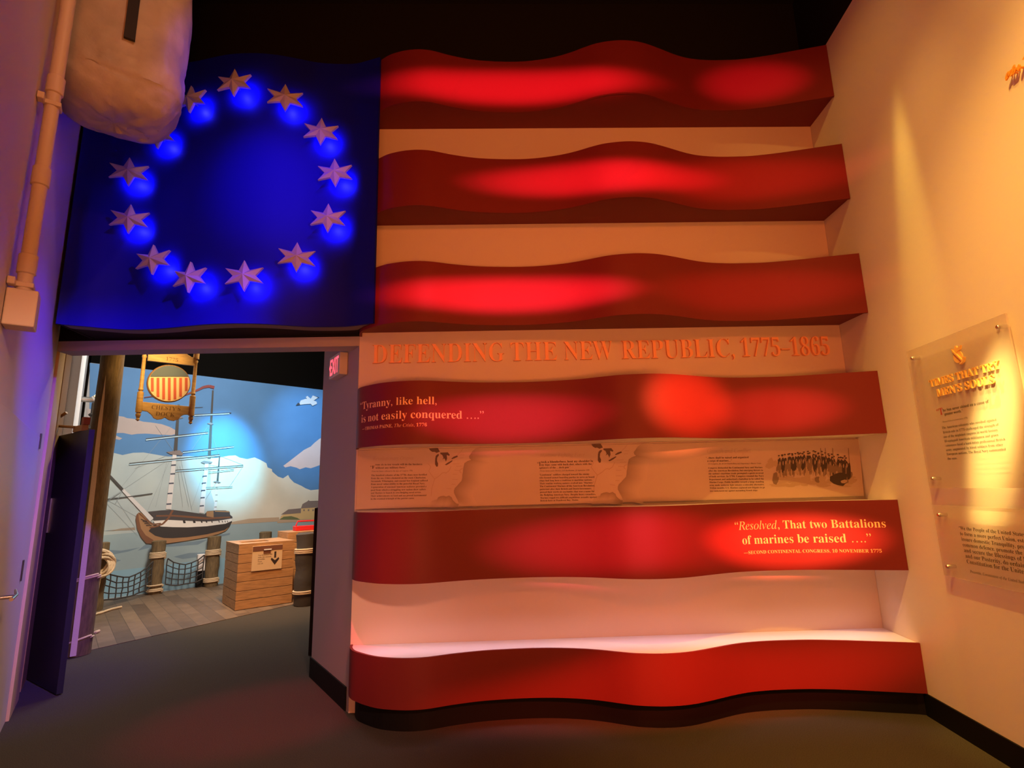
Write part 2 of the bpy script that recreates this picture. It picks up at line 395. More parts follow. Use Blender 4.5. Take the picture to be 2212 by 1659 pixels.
# ================================================================== FLAG STRIPES
WAVE = [(-1.143, 4.425), (-1.136, 4.375), (-1.115, 4.315), (-1.08, 4.255), (-1.03, 4.205), (-0.96, 4.145), (-0.88, 4.09), (-0.80, 4.057), (-0.71, 4.034), (-0.615, 4.025), (-0.52, 4.035), (-0.435, 4.062),
        (-0.33, 4.098), (-0.15, 4.142), (0.05, 4.162), (0.25, 4.165), (0.42, 4.146), (0.58, 4.108), (0.70, 4.062), (0.80, 4.012), (0.90, 3.968), (1.0, 3.944), (1.1, 3.933),
        (1.2, 3.938), (1.3, 3.958), (1.4, 3.994), (1.5, 4.036), (1.6, 4.079), (1.7, 4.115), (1.8, 4.138), (1.95, 4.153), (2.1, 4.152), (2.25, 4.142), (2.45, 4.104), (2.65, 4.054), (2.918, 3.985)]
CANT = [(-3.315, 4.0), (-3.28, 4.027), (-3.16, 4.08), (-3.08, 4.122), (-2.97, 4.166), (-2.86, 4.184), (-2.74, 4.18), (-2.56, 4.152), (-2.40, 4.112), (-2.25, 4.08), (-2.1, 4.066), (-1.96, 4.068),
        (-1.83, 4.086), (-1.69, 4.122), (-1.53, 4.168), (-1.38, 4.186), (-1.2, 4.185), (-1.08, 4.152), (-0.962, 4.112)]

def smooth_pts(tab, step=0.025):
    """Catmull-Rom through the table"""
    out = []
    P_ = [V((a, b, 0)) for a, b in tab]
    P_ = [P_[0]*2-P_[1]] + P_ + [P_[-1]*2-P_[-2]]
    for i in range(1, len(P_)-2):
        p0, p1, p2, p3 = P_[i-1:i+3]; n = max(1, int((p2-p1).length/step))
        for k in range(n):
            t = k/n
            out.append(0.5*((2*p1)+(p2-p0)*t+(2*p0-5*p1+4*p2-p3)*t*t+(3*p1-p0-3*p2+p3)*t**3))
    out.append(P_[-2].copy())
    return out

WF = smooth_pts(WAVE); CF = smooth_pts(CANT)
def normals(pts):
    ns = []
    for i in range(len(pts)):
        t = (pts[min(i+1, len(pts)-1)]-pts[max(i-1, 0)]).normalized()
        ns.append(V((t.y, -t.x, 0)))
    return ns
WN = normals(WF); CN = normals(CF)
WS = [0.0]
for i in range(1, len(WF)): WS.append(WS[-1]+(WF[i]-WF[i-1]).length)
def wave_at(s):
    s = max(0.0, min(WS[-1]-1e-6, s))
    for i in range(len(WS)-1):
        if WS[i+1] >= s: break
    t = (s-WS[i])/(WS[i+1]-WS[i])
    return WF[i].lerp(WF[i+1], t), WN[i].lerp(WN[i+1], t).normalized()
def curve_y(pts, x):
    for i in range(len(pts)-1):
        if pts[i].x <= x <= pts[i+1].x:
            t = (x-pts[i].x)/(pts[i+1].x-pts[i].x+1e-9); return pts[i].y+(pts[i+1].y-pts[i].y)*t, i
    return (pts[0].y, 0) if x < pts[0].x else (pts[-1].y, len(pts)-1)
def on_wave(px, py):
    Y = 4.1
    for _ in range(12):
        p = onY(px, py, Y); Y = 0.5*Y+0.5*curve_y(WF, p.x)[0]
    p = onY(px, py, Y)
    i = curve_y(WF, p.x)[1]
    return WS[i]+(p-V((WF[i].x, WF[i].y, p.z))).length, p.z

def sheet(b, pts, ns, t, z0, z1):
    """curved board between pts and pts - ns*t"""
    n = len(pts); vs = []
    for p, q in zip(pts, ns):
        i = p - q*t
        vs += [(p.x, p.y, z0), (p.x, p.y, z1), (i.x, min(i.y, BY-0.001), z0), (i.x, min(i.y, BY-0.001), z1)]
    fs = []
    for i in range(n-1):
        a, c = 4*i, 4*i+4
        fs += [(a, c, c+1, a+1), (a+2, a+3, c+3, c+2), (a+1, c+1, c+3, a+3), (a, a+2, c+2, c)]
    fs += [(0, 1, 3, 2), (4*n-4, 4*n-2, 4*n-1, 4*n-3)]
    b.add(vs, fs)

def shelf(b, pts, ns, t, z0, z1, rise=0.0):
    """board filling the depth from the inner side of the fascia to the back wall"""
    n = len(pts); vs = []
    for p, q in zip(pts, ns):
        i = p - q*(t+0.0005); u = (p.x-pts[0].x)/(pts[-1].x-pts[0].x)
        iy = min(i.y, BY-0.003); xb = p.x + max(0, (rwx(BY)-0.003-pts[-1].x))*max(0, (u-0.8)/0.2)
        vs += [(i.x, iy, z0), (i.x, iy, z1), (xb, BY-0.001, z0+rise), (xb, BY-0.001, z1+rise)]
    fs = []
    for i in range(n-1):
        a, c = 4*i, 4*i+4
        fs += [(a, c, c+1, a+1), (a+2, a+3, c+3, c+2), (a+1, c+1, c+3, a+3), (a, a+2, c+2, c)]
    fs += [(0, 1, 3, 2), (4*n-4, 4*n-2, 4*n-1, 4*n-3)]
    b.add(vs, fs)

STR = [(4.815, 5.320, 'red', 'red', 'topmost red wavy stripe of the wall flag, just under the black ceiling'),
       (3.865, 4.362, 'red', 'red', 'second red wavy stripe down the wall flag, beside the lower stars'),
       (2.889, 3.385, 'red', 'red', 'third red wavy stripe down, directly above the raised DEFENDING title'),
       (1.944, 2.422, 'red', 'white', 'fourth red wavy stripe down, carrying the Tyranny quotation'),
       (0.960, 1.454, 'white', 'white', 'fifth red wavy stripe down, carrying the Resolved quotation'),
       (0.150, 0.474, 'white', 'red', 'lowest red wavy stripe with a white lit ledge on top, above the floor')]
stripes = []
for z0, z1, tm, bm_, lab in STR:
    t = thing('flag_stripe', (0.9, 4.43, z0), lab, 'stripe', 'red stripes of the wall flag')
    b = mb(M['red']); sheet(b, WF, WN, 0.018, z0, z1); b.build('fascia', t, smooth=True)
    low = z0 + (0.010 if bm_ == 'red' else 0.006); rise = 0.024 if bm_ == 'red' else 0.0
    b = mb(M[bm_]); shelf(b, WF, WN, 0.018, low, low+0.012, rise); b.build('soffit', t, smooth=True)
    b = mb(M[tm]); shelf(b, WF, WN, 0.018, z1-0.018, z1-0.006); o = b.build('shelf_top', t, smooth=True)
    if z1 < 0.5: o['label'] = 'white ledge top'
    stripes.append(t)
# black recessed plinth under the lowest stripe
b = mb(M['base'])
TI = [p - q*0.05 for p, q in zip(WF, WN)]
TI = [p for p in TI if p.y < BY-0.03 and XL < p.x < 2.9]
b.prism([(p.x, p.y) for p in TI] + [(rwx(4.025)-.002, 4.025), (rwx(BY)-.004, BY-0.004), (TI[0].x, BY-0.004)], 0.0, 0.15)
struct(b.build('baseboard_back'))

# quotations wrapped on the fourth and fifth stripe
def wave_fn(s0, z0, off=0.002):
    def fn(u, v, d):
        p, n = wave_at(s0+u); q = p + n*(off+d); return V((q.x, q.y, z0+v))
    return fn
def wave_text(b, body, pa, pb, vs=1.0, offset=0.0):
    sa, za = on_wave(*pa); sb, zb = on_wave(*pb)
    put_text(b, body, wave_fn(sa, (za+zb)/2), sb-sa, vs, offset)
def quote(st, m_, *args):
    b = mb(M[m_]); wave_text(b, *args); o = b.build('quotation_lettering', stripes[st]); o['label'] = 'gold quotation lettering'
quote(3, 'gold', bold('“Tyranny, like hell,'), (778.5, 886), (943, 873), 1.0, -0.006)
quote(3, 'gold', bold('is not easily conquered ….”'), (781, 913), (1045, 905), 1.0, -0.006)
quote(3, 'gold', bold('—THOMAS PAINE, ')+ital('The Crisis')+bold(', 1776'), (783, 930), (922, 921), 1.0, -0.006)
quote(4, 'gold', '“'+ital('Resolved')+', '+bold('That two Battalions'), (1588, 1144), (1914, 1140.5), 1.05, -0.006)
quote(4, 'gold', bold('of marines be raised ….”'), (1604, 1175.5), (1883, 1172), 1.05, -0.006)
quote(4, 'gold', bold('—SECOND CONTINENTAL CONGRESS, 10 NOVEMBER 1775'), (1607, 1196.5), (1905, 1194.5), 1.0, -0.006)

# raised title on the pale band
t = thing('raised_title', (0.9, BY, 2.6), 'raised bronze DEFENDING THE NEW REPUBLIC lettering on the pale band under the third stripe', 'lettering')
spans = [('DEFENDING', (805, 786), (1089, 781)), ('THE', (1103, 780.5), (1203, 779)), ('NEW', (1219, 778.5), (1323, 777)), ('REPUBLIC,', (1343, 776), (1585, 771.5)), ('1775–1865', (1601, 771), (1790, 766.5))]
for word, pa, pb in spans:
    A = onY(*pa, BY); B = onY(*pb, BY); zz = 2.652
    A.z = B.z = zz
    fn, L = flat_fn(A, B, (0, -1, 0), 0.014)
    vs, fs = glyphs(bold(word), -0.012, 0.02)
    x0 = min(v.x for v in vs); x1 = max(v.x for v in vs); k = L/(x1-x0)
    h = max(v.y for v in vs)
    b = mb(M['title']).add([fn((v.x-x0)*k, v.y*0.165/0.70, v.z*0.65) for v in vs], fs)
    b.build('word', t)

# ================================================================== CANTON
t = thing('canton_panel', (-2.1, 4.2, 2.909), 'navy blue wavy canton panel with a ring of stars over the doorway', 'panel')
ZC0, ZC1 = 2.909, 5.322
b = mb(M['blue']); sheet(b, CF, CN, 0.022, ZC0, ZC1); b.build('blue_face', t, smooth=True)
b = MB()
for i in range(len(CF)-1):
    p, q = CF[i]-CN[i]*0.023, CF[i+1]-CN[i+1]*0.023
    if q.x <= p.x: continue
    for m_, d0, d1 in (('soff', 0.0, 0.11), ('black', 0.11, 0.5)):
        lm = lambda x: BY if x < XL else max(curve_y(WF, x)[0]-.012, 0)
        lp, lq = lm(p.x), lm(q.x)
        ya, yb = min(p.y+d0, lp-.01), min(p.y+d1, lp-.004); yc, yd = min(q.y+d0, lq-.01), min(q.y+d1, lq-.004)
        if yb <= p.y or yd <= q.y: continue
        b.use(M[m_]).add([(p.x, ya, ZC0+.004), (q.x, yc, ZC0+.004), (q.x, yd, ZC0+.004), (p.x, yb, ZC0+.004), (p.x, ya, ZC0+.014), (q.x, yc, ZC0+.014), (q.x, yd, ZC0+.014), (p.x, yb, ZC0+.014)],
                         [(0, 3, 2, 1), (4, 5, 6, 7), (0, 1, 5, 4), (2, 3, 7, 6)])
b.build('soffit', t)
b = mb(M['black']); b.prism([(-3.317, 4.022), (-3.30, 4.03), (-3.34, BY-.01), (-3.36, BY-.01)], ZC0, ZC1); b.build('gap_sheet', t)  # black sheet in place of the dark gap between canton and wall

STARS = [(505, 177, 'twelve o\'clock'), (616, 210, 'one o\'clock'), (693, 283, 'two o\'clock'), (723, 372, 'three o\'clock'), (708, 470, 'four o\'clock'), (641, 555, 'five o\'clock'),
         (527, 595, 'six o\'clock'), (408, 598, 'seven o\'clock'), (329, 560, 'eight o\'clock'), (279, 472, 'just below nine o\'clock'), (278, 370, 'just above nine o\'clock'),
         (340, 290, 'ten o\'clock, mostly hidden by the duct'), (410, 213, 'eleven o\'clock, partly hidden by the duct')]
star_me = None
def star_mesh():
    R = 0.126
    prof = [(0, 1.0), (0.31, 0.34), (1.10, 0.50), (0.66, 0.0), (1.10, -0.50), (0.31, -0.34), (0, -1.0), (-0.31, -0.34), (-1.10, -0.50), (-0.66, 0.0), (-1.10, 0.50), (-0.31, 0.34)]
    b = mb(M['star']); n = 12
    vs = [(x*R, 0.0, z*R) for x, z in prof] + [(x*R, 0.022, z*R) for x, z in prof] + [(0, -0.034, 0), (0, 0.022, 0)]
    fs = [(24, i, (i+1) % n) for i in range(n)] + [(25, n+(i+1) % n, n+i) for i in range(n)] + [(i, n+i, n+(i+1) % n, (i+1) % n) for i in range(n)]
    b.add(vs, fs); o = b.build('star_face'); return o
proto = star_mesh(); pb_ = mb(M['dsteel']).ring([(0, 0.021, 0), (0, 0.088, 0)], 0.012, 10).build('standoff')
first = True
for px, py, clock in STARS:
    Y = 4.03
    for _ in range(6):
        p = onY(px, py, Y); yw, i = curve_y(CF, p.x); Y = yw-0.095
    p = onY(px, py, Y); nr = (CN[i]*1.6+V((0, -1, 0))*0.2).normalized()
    t = thing('star', p, 'pale six pointed star at %s in the canton ring' % clock, 'star', 'ring of stars on the canton')
    ang = math.atan2(nr.x, -nr.y)
    t.matrix_world = Matrix.Translation(p) @ Matrix.Rotation(ang, 4, 'Z') @ Matrix.Rotation(math.radians(random.uniform(-3, 3)), 4, 'Y')
    a = proto if first else proto.copy(); c = pb_ if first else pb_.copy()
    for o in (a, c):
        if not first: COL.objects.link(o)
        o.parent = t; o.matrix_parent_inverse = Matrix()
    l = bpy.data.lights.new('backlight', 'SPOT'); l.energy = 9.0; l.color = (0.02, 0.02, 1.0); l.shadow_soft_size = 0.012
    l.spot_size = math.radians(165); l.spot_blend = 0.6
    lo = bpy.data.objects.new('backlight', l); COL.objects.link(lo); lo.parent = t; lo.location = (0.050, 0.035, -0.052)
    lo.rotation_euler = V((0, 1, 0)).to_track_quat('-Z', 'Y').to_euler()
    first = False

# ================================================================== EXIT SIGN on the slanted return
def onJ(px, py, off=0): return on_plane(px, py, J0+JN*off, JN)
c = onJ(728, 791, 0.05)
t = thing('exit_sign', onJ(728, 791), 'small lit red EXIT sign with an arrow on the slanted wall beside the doorway', 'sign')
ws, hs, ds = 0.30, 0.20, 0.075
cu = (c-J0).dot(JD); cz = c.z
b = mb(M['exitbody']).obox(J0, JD, JN, (0, 0, 1), (cu-ws/2, 0.002, cz-hs/2), (cu+ws/2, ds, cz+hs/2)); b.build('housing', t, bevel=0.006)
b = mb(M['exitred'])
# JD runs away from the viewer, so reading direction is -JD
fn, L = flat_fn(J0+JD*(cu+0.115)+V((0, 0, cz-0.072)), J0+JD*(cu-0.125)+V((0, 0, cz-0.072)), JN, ds+0.001)
vs, fs = glyphs('EXIT', 0.01)
x0 = min(v.x for v in vs); x1 = max(v.x for v in vs)
b.add([fn((v.x-x0)/(x1-x0)*0.235, v.y*0.145/0.70, 0) for v in vs], fs)
b.add([fn(-0.027, 0.072, 0), fn(-0.006, 0.045, 0), fn(-0.006, 0.099, 0)], [(0, 1, 2)])
b.build('exit_letters', t)

# ================================================================== GRAPHIC PANEL between stripes four and five
PY = BY-0.035
t = thing('graphic_panel', (0.9, BY, 1.475), 'long printed panel with maps and soldiers between the fourth and fifth stripe', 'panel')
b = mb(M['graphic'])
xr1, xr0 = onY(1858, 950, PY).x, onY(1870, 1075, PY).x
b.plate([(-1.125, 1.475), (xr0-.012, 1.475), (xr1-.012, 1.935), (-1.125, 1.935)], (0, BY-0.002, 0), (1, 0, 0), (0, 0, 1), (0, -1, 0), 0.033)
b.build('board', t)
def P_(px, py, off=0.0008): 
    q = onY(px, py, PY-off); return q
FN = V((0, -1, 0))
def line(b, body, pa, pb, vs=1.0, offset=0.0, off=0.0012):
    fn, L = flat_fn(P_(*pa), P_(*pb), FN, off); put_text(b, body, fn, L, vs, offset)
b = mb(M['ink'])
T1 = ['The hundred colonies of the 1770s share were fortified', 'from the sea. Cities clustered on the coast: Charleston,', 'Savannah, Wilmington, and coastal New England suffered',
      'from naval vulnerability to the powerful Royal Navy.', 'A generation of seasoned American seafarers provided a', 'pool from which a struggling new nation drew sailors', 'and Marines to launch its own fledgling naval service.',
      'Their achievements on land and sea proved instrumental', 'in the eventual triumph of the patriot cause.']
E1 = [922, 920, 924, 918, 921, 920, 910, 921, 895]
line(b, bold('“F'), (800, 1012.5), (809, 1012.2), 1.0)
line(b, bold('rom six to ten vessels will do the business'), (811, 1005.5), (912, 1004.5), 1.0)
line(b, bold('without any military force.”'), (811, 1012.5), (878, 1011.5), 1.0)
line(b, ital('From two letters collected in the days of Congress, 1776'), (803, 1019.5), (891, 1018), 1.0)
for k, (s, e) in enumerate(zip(T1, E1)):
    y = 1028.5 + k*6.35; line(b, bold(s), (802-k*0.15, y), (e, y-1.6), 1.0, -0.004)
o = b.build('paragraph_lettering', t); b = mb(M['ink'])
T2 = ['“Landsmen” soldiers charged toward the enemy', 'who formed armed boarding parties to serve on board', 'ships had long been a tradition in maritime nations.', 'Their routine working natures evolved into “Marines.”',
      'The Continental Marines of the American Revolution,', 'patterned after their British and Dutch forerunners,', 'proved their worth on sea-battles that won a name for', 'the fledgling American Navy. Despite heavy casualties,', 'Marines waged two difficult amphibious assaults against', 'British forts at Penobscot Bay, Maine.']
E2 = [1273, 1284, 1279, 1283, 1285, 1278, 1284, 1287, 1289, 1250]
line(b, bold('“I'), (1161, 1006.5), (1168, 1006.2), 1.3)
line(b, bold('took a blunderbuss, bent my shoulder to'), (1169, 1000), (1281, 997.8), 1.0)
line(b, bold('my hips; some with buck-shot, others with the'), (1169, 1006), (1278, 1004), 1.0)
line(b, bold('splinters of the ... deck gun.”'), (1165, 1012.5), (1232, 1011), 1.0)
line(b, ital('Private James under Bennett, USS Bonhomme, 23 September 1779'), (1166, 1018.5), (1273, 1017), 1.0)
for k, (s, e) in enumerate(zip(T2, E2)):
    y = 1027.5 + k*6.2; line(b, bold(s), (1165+k*0.25, y), (e, y-1.8), 1.0, -0.004)
o = b.build('paragraph_lettering', t); b = mb(M['ink'])
T3 = ['Congress disbanded the Continental Navy and Marines', 'after the American Revolution, but emerging threats to', 'the nation’s maritime trade prompted a quick reversal', 'of both services. In 1794, Congress created the Navy', 'Department and authorized a battalion to be called the',
      'Marine Corps. Public hostility toward a large standing', 'army made seaborne light infantry a tolerable alternative.', 'Within months, U.S. Marines captured new frigates to go', 'into undeclared war against marauding French ships.']
E3 = [1647, 1648, 1649, 1650, 1650, 1650, 1651, 1652, 1637]
line(b, bold('“...there shall be raised and organized'), (1525, 991), (1617, 989.5), 1.0)
line(b, bold('a corps of marines....”'), (1528, 997.5), (1581, 996.7), 1.0)
line(b, ital('US Congress, An Act for Establishing and Organizing a Marine Corps'), (1530, 1003.5), (1644, 1002), 1.0)
for k, (s, e) in enumerate(zip(T3, E3)):
    y = 1012.5 + k*6.2; line(b, bold(s), (1530+k*0.45, y), (e, y-1.5), 1.0, -0.004)
o = b.build('paragraph_lettering', t)
for body, pa, pb, vs_ in ((ital('Revolutionary Origins'), (805, 994), (893, 992.6), 1.1), (ital('Maritime Fighting Force'), (1166, 987.5), (1263, 985.5), 1.1), (ital('Growth and Conflict'), (1528, 979.5), (1622, 978), 1.25)):
    b = mb(M['inkf']); line(b, body, pa, pb, vs_); o = b.build('heading_lettering', t); o['label'] = 'faint heading'
# printed maps
def soft_print(name, c_dark):
    m = bpy.data.materials.new(name); m.use_nodes = True; nt = m.node_tree; bs = nt.nodes['Principled BSDF']
    at = nt.nodes.new('ShaderNodeAttribute'); at.attribute_name = 'fade'; at.attribute_type = 'GEOMETRY'
    mx = nt.nodes.new('ShaderNodeMix'); mx.data_type = 'RGBA'
    mx.inputs['A'].default_value = (0.50, 0.38, 0.29, 1); mx.inputs['B'].default_value = (*c_dark, 1)
    nt.links.new(at.outputs['Fac'], mx.inputs['Factor']); nt.links.new(mx.outputs['Result'], bs.inputs['Base Color']); bs.inputs['Roughness'].default_value = 0.55
    return m
M['seaprint'] = soft_print('printed_sea', (0.20, 0.13, 0.08))
M['lake'] = mat('printed_lake', (0.10, 0.055, 0.035), 0.6)
M['river'] = mat('printed_river', (0.40, 0.27, 0.18), 0.6)
COAST = [(2035, 40), (1960, 62), (1900, 115), (1870, 165), (1842, 200), (1850, 240), (1880, 262), (1815, 285), (1762, 322), (1757, 350), (1748, 385), (1742, 420), (1738, 470), (1728, 520), (1726, 575), (1715, 620), (1668, 670), (1640, 705), (1600, 745),
         (1584, 790), (1586, 830), (1612, 885), (1650, 960), (1668, 1015)]
GULF = [(1668, 1015), (1630, 1010), (1600, 985), (1562, 945), (1548, 905), (1500, 872), (1455, 890), (1405, 876), (1350, 886), (1312, 905), (1300, 935), (1200, 962)]
def map_px(p, which):
    if which == 0: return (780+p[0]/7.9, 960+p[1]/7.9)
    # second copy on the same board, from the first map's own frame
    return (1140+(p[0]*0.987-130)/7.373, 940+(p[1]*0.945+80)/7.373)
def faded(o, fades):
    a = o.data.attributes.new('fade', 'FLOAT', 'POINT')
    for i, f in enumerate(fades): a.data[i].value = f
for which in (0, 1):
    b = mb(M['seaprint']); fd = []
    rows = 7
    for tab, dx, dy in ((COAST, 330, 60), (GULF, -60, 190)):
        n = len(tab); vs = []
        for i, p in enumerate(tab):
            for k in range(rows):
                f = k/(rows-1); g = 1.0 if tab is COAST else min(1.0, 0.75)
                q = (p[0]+dx*f, min(1085, p[1]+dy*f) if p[1]+dy*f > 50 else 50)
                if tab is GULF: q = (p[0]+dx*f, min(p[1]+dy*f, 1078))
                vs.append(P_(*map_px(q, which), 0.0009 if tab is COAST else 0.0011)); 
                ends = min(1, i/3, (n-1-i)/2+0.25) if tab is COAST else min(1.0, 0.25+(n-1-i)/3)
                fd.append(max(0.0, (1-f)**1.3*0.8*ends))
        fs = [(i*rows+k, i*rows+k+1, (i+1)*rows+k+1, (i+1)*rows+k) for i in range(n-1) for k in range(rows-1)]
        b.add(vs, fs)
    o = b.build('map_sea_print', t); faded(o, fd)
    b = mb(M['lake'])
    for lk in ([(1350, 140), (1480, 135), (1515, 180), (1500, 195), (1462, 180), (1468, 240), (1445, 300), (1440, 270), (1418, 235), (1390, 262), (1405, 225), (1385, 180), (1355, 165)],
               [(1300, 170), (1330, 165), (1325, 190), (1300, 225), (1295, 280), (1315, 330), (1310, 375), (1285, 382), (1262, 340), (1265, 240), (1275, 195)],
               [(1160, 70), (1310, 62), (1345, 125), (1330, 128), (1290, 145), (1250, 125), (1220, 130), (1180, 105)],
               [(1430, 345), (1480, 310), (1555, 270), (1560, 285), (1510, 325), (1455, 355)],
               [(1540, 242), (1580, 210), (1640, 188), (1652, 210), (1600, 235), (1550, 252)]):
        b.add([P_(*map_px(p, which), 0.0013) for p in lk], [tuple(range(len(lk)))])
    b.build('map_lake_print', t)
    b = mb(M['river'])
    def stroke(pts, wd):
        for (xa, ya), (xb_, yb_) in zip(pts[:-1], pts[1:]):
            dx, dy = xb_-xa, yb_-ya; l = math.hypot(dx, dy) or 1; nx, ny = -dy/l*wd/2, dx/l*wd/2
            b.add([P_(*map_px(q, which), 0.0013) for q in ((xa+nx, ya+ny), (xb_+nx, yb_+ny), (xb_-nx, yb_-ny), (xa-nx, ya-ny))], [(0, 1, 2, 3)])
    for rv, wd in (([(1140, 325), (1190, 380), (1155, 455), (1200, 520), (1255, 590), (1225, 690), (1205, 760), (1195, 880)], 8), ([(1255, 590), (1330, 540), (1390, 485), (1420, 480), (1450, 490), (1500, 450), (1535, 375)], 9),
                   ([(1735, 410), (1690, 430), (1685, 470), (1715, 490)], 10), ([(1640, 185), (1700, 130), (1740, 70)], 6), ([(1565, 335), (1680, 330)], 7), ([(1620, 372), (1720, 370)], 7), ([(1590, 440), (1690, 447)], 7), ([(1560, 508), (1640, 508)], 7), ([(1555, 600), (1660, 600)], 7), ([(1545, 680), (1610, 680)], 8), ([(1460, 750), (1540, 760)], 7), ([(1680, 230), (1750, 228)], 6), ([(1690, 180), (1770, 178)], 6)):
        stroke(rv, wd)
    b.build('map_river_marking', t)
# printed group of soldiers, dark tones on the board
rnd = random.Random(3)
M['p1'] = mat('print_tone_light', (0.40, 0.29, 0.19), 0.6); M['p2'] = mat('print_tone_mid', (0.19, 0.13, 0.08), 0.6); M['p3'] = mat('print_tone_dark', (0.045, 0.03, 0.02), 0.6)
b = MB()
def blob(cx, cy, rx, ry, m_, off, n=9, jit=0.25):
    b.use(M[m_]); pts = []
    for k in range(n):
        a = 2*math.pi*k/n; j = 1+rnd.uniform(-jit, jit); pts.append(P_(cx+math.cos(a)*rx*j, cy+math.sin(a)*ry*j, off))
    b.add(pts, [tuple(range(n))])
for k in range(46): blob(rnd.uniform(1668, 1850), rnd.uniform(1030, 1050), rnd.uniform(8, 16), rnd.uniform(2, 4), 'p1', 0.0008+k*1e-5)
for k in range(34): blob(1662+k*5.2+rnd.uniform(-3, 3), rnd.uniform(1000, 1036), rnd.uniform(5, 9), rnd.uniform(6, 12), rnd.choice(['p1', 'p2']), 0.0014+k*1e-5)
figs = [(1684+k*6.6+rnd.uniform(-2, 2), 990-10*math.sin(min(1, k/6)*1.5)+rnd.uniform(-3, 3)+max(0, k-14)*1.6) for k in range(23)]
figs += [(1690+k*11+rnd.uniform(-3, 3), 985+rnd.uniform(-2, 3)+max(0, k-8)*2) for k in range(13)]
for k, (fx, fy) in enumerate(figs):
    of = 0.0020+k*1.6e-5
    blob(fx+2, fy+20, 4.6, 14, 'p3' if k % 2 else 'p2', of); blob(fx+1, fy+9, 3.2, 7, 'p3', of+4e-6); blob(fx+2, fy+13, 1.3, 5, 'p1', of+6e-6, 6)
    blob(fx, fy-1, 1.9, 2.3, 'p1', of+6e-6, 8, .1); blob(fx, fy-3.3, 2.6, 1.5, 'p3', of+8e-6, 7)
    blob(fx-2, fy+36, 1.5, 8, 'p1', of+8e-6, 6); blob(fx+3.5, fy+36, 1.5, 8, 'p2', of+8e-6, 6)
blob(1812, 1034, 20, 16, 'p3', 0.0027, 11); blob(1800, 1014, 12, 9, 'p2', 0.0028); blob(1834, 1018, 5, 18, 'p3', 0.0028); blob(1823, 1040, 8, 4, 'p1', 0.0029)
for fx in (1782, 1798, 1772, 1832): b.use(M['p2']).add([P_(fx, 968, .003), P_(fx+1.3, 968, .003), P_(fx+3.5, 1000, .003), P_(fx+2.2, 1000, .003)], [(0, 1, 2, 3)])
o = b.build('soldiers_print', t); o['label'] = 'dark printed group of soldiers'

# ================================================================== ACRYLIC SIGNS on the side wall
def onR(px, py, off=0.0): return on_plane(px, py, RW_P+RW_N*off, RW_N)
def acrylic_sign(name, y_far, y_near, z0, z1, bolts, label):
    OFF = 0.032
    o0 = V((rwx(y_far), y_far, 0))+RW_N*OFF
    t = thing(name, V((rwx(y_far), y_far, z0)), label, 'sign', 'acrylic wall signs')
    b = mb(M['acrylic']); L = (y_far-y_near)/abs(RW_U.y)
    b.obox(o0, RW_U, RW_N, (0, 0, 1), (0, 0, z0), (L, 0.010, z1)); b.build('acrylic_sheet', t)
    for u, z in bolts(L, z0, z1):
        p = o0+RW_U*u+V((0, 0, z))
        mb(M['steel']).ring([p-RW_N*OFF, p+RW_N*0.018, p+RW_N*0.022], [0.012, 0.012, 0.009], 16).build('standoff', t, smooth=True)
    return t, o0, OFF
four = lambda L, z0, z1: [(0.055, z0+0.06), (0.055, z1-0.06), (L-0.055, z0+0.06), (L-0.055, z1-0.06)]
t1, o1, OFF = acrylic_sign('acrylic_sign', 3.555, 2.715, 1.539, 2.463, four, 'tall frosted acrylic TIMES THAT TRY sign, upper one on the amber wall')
t2, o2, OFF = acrylic_sign('acrylic_sign', 3.555, 2.45, 0.993, 1.430, four, 'wide frosted acrylic sign quoting We the People, lower one on the amber wall')
def R_(px, py): return onR(px, py, OFF+0.0102)
def rline(b, body, pa, pb, vs=1.0, offset=0.0, off=0.0008, ext=0.0, dep=1.0):
    A, B = R_(*pa), R_(*pb); z = (A.z+B.z)/2; A.z = B.z = z
    fn, L = flat_fn(A, B, RW_N, off); put_text(b, body, fn, L, vs, offset, ext, dep)
b = mb(M['brass'])
rline(b, bold('TIMES THAT TRY'), (2011, 836), (2163, 797), 1.0, -0.006, 0.004, 0.02, 0.2)
rline(b, bold('MEN’S SOULS'), (2027, 858), (2152, 826), 1.0, -0.006, 0.004, 0.02, 0.2)
b.build('heading_lettering', t1)
# emblem: globe, anchor and spread bird in low relief
ec = R_(2071, 767); b = mb(M['brass'])
def em(pts, d0, d1, sc=0.0014):
    b.plate([(x*sc, y*sc) for x, y in pts], ec+RW_N*d0, RW_U, (0, 0, 1), RW_N, d1)
cir = lambda cx, cy, r, n=20: [(cx+r*math.cos(2*math.pi*k/n), cy+r*math.sin(2*math.pi*k/n)) for k in range(n)]
em(cir(0, -8, 26), 0.001, 0.007)
em([(-30, 34), (-8, 30), (-3, 42), (4, 40), (8, 30), (30, 36), (22, 20), (8, 17), (0, 10), (-8, 17), (-22, 20)], 0.001, 0.010)
em([(30, -36), (40, -18), (34, -16), (27, -28), (-18, 26), (-23, 21), (22, -32), (8, -38), (10, -44)], 0.001, 0.013)
b.build('emblem', t1)
b = mb(M['inkr']); rline(b, bold('“T'), (2025, 898), (2038, 894.5), 1.1); b.build('drop_capital', t1)
b = mb(M['ink'])
rline(b, bold('he Sun never shined on a cause of'), (2038, 891), (2136, 868), 1.0)
rline(b, bold('greater worth.”'), (2041, 898.5), (2080, 889), 1.0)
rline(b, ital('Thomas Paine, Common Sense, 1776'), (2036, 914), (2090, 903), 1.0)
b.build('epigraph_lettering', t1); b = mb(M['ink'])
S1 = ['The American colonists who revolted against', 'British rule in 1775 challenged the strength of', 'one of the mightiest empires in world history.', 'Ill-equipped American militiamen and green', 'volunteers faced a hard-bitten professional British', 'army, augmented by hired soldiers from other', 'European nations. The Royal Navy commanded', 'the seas.']
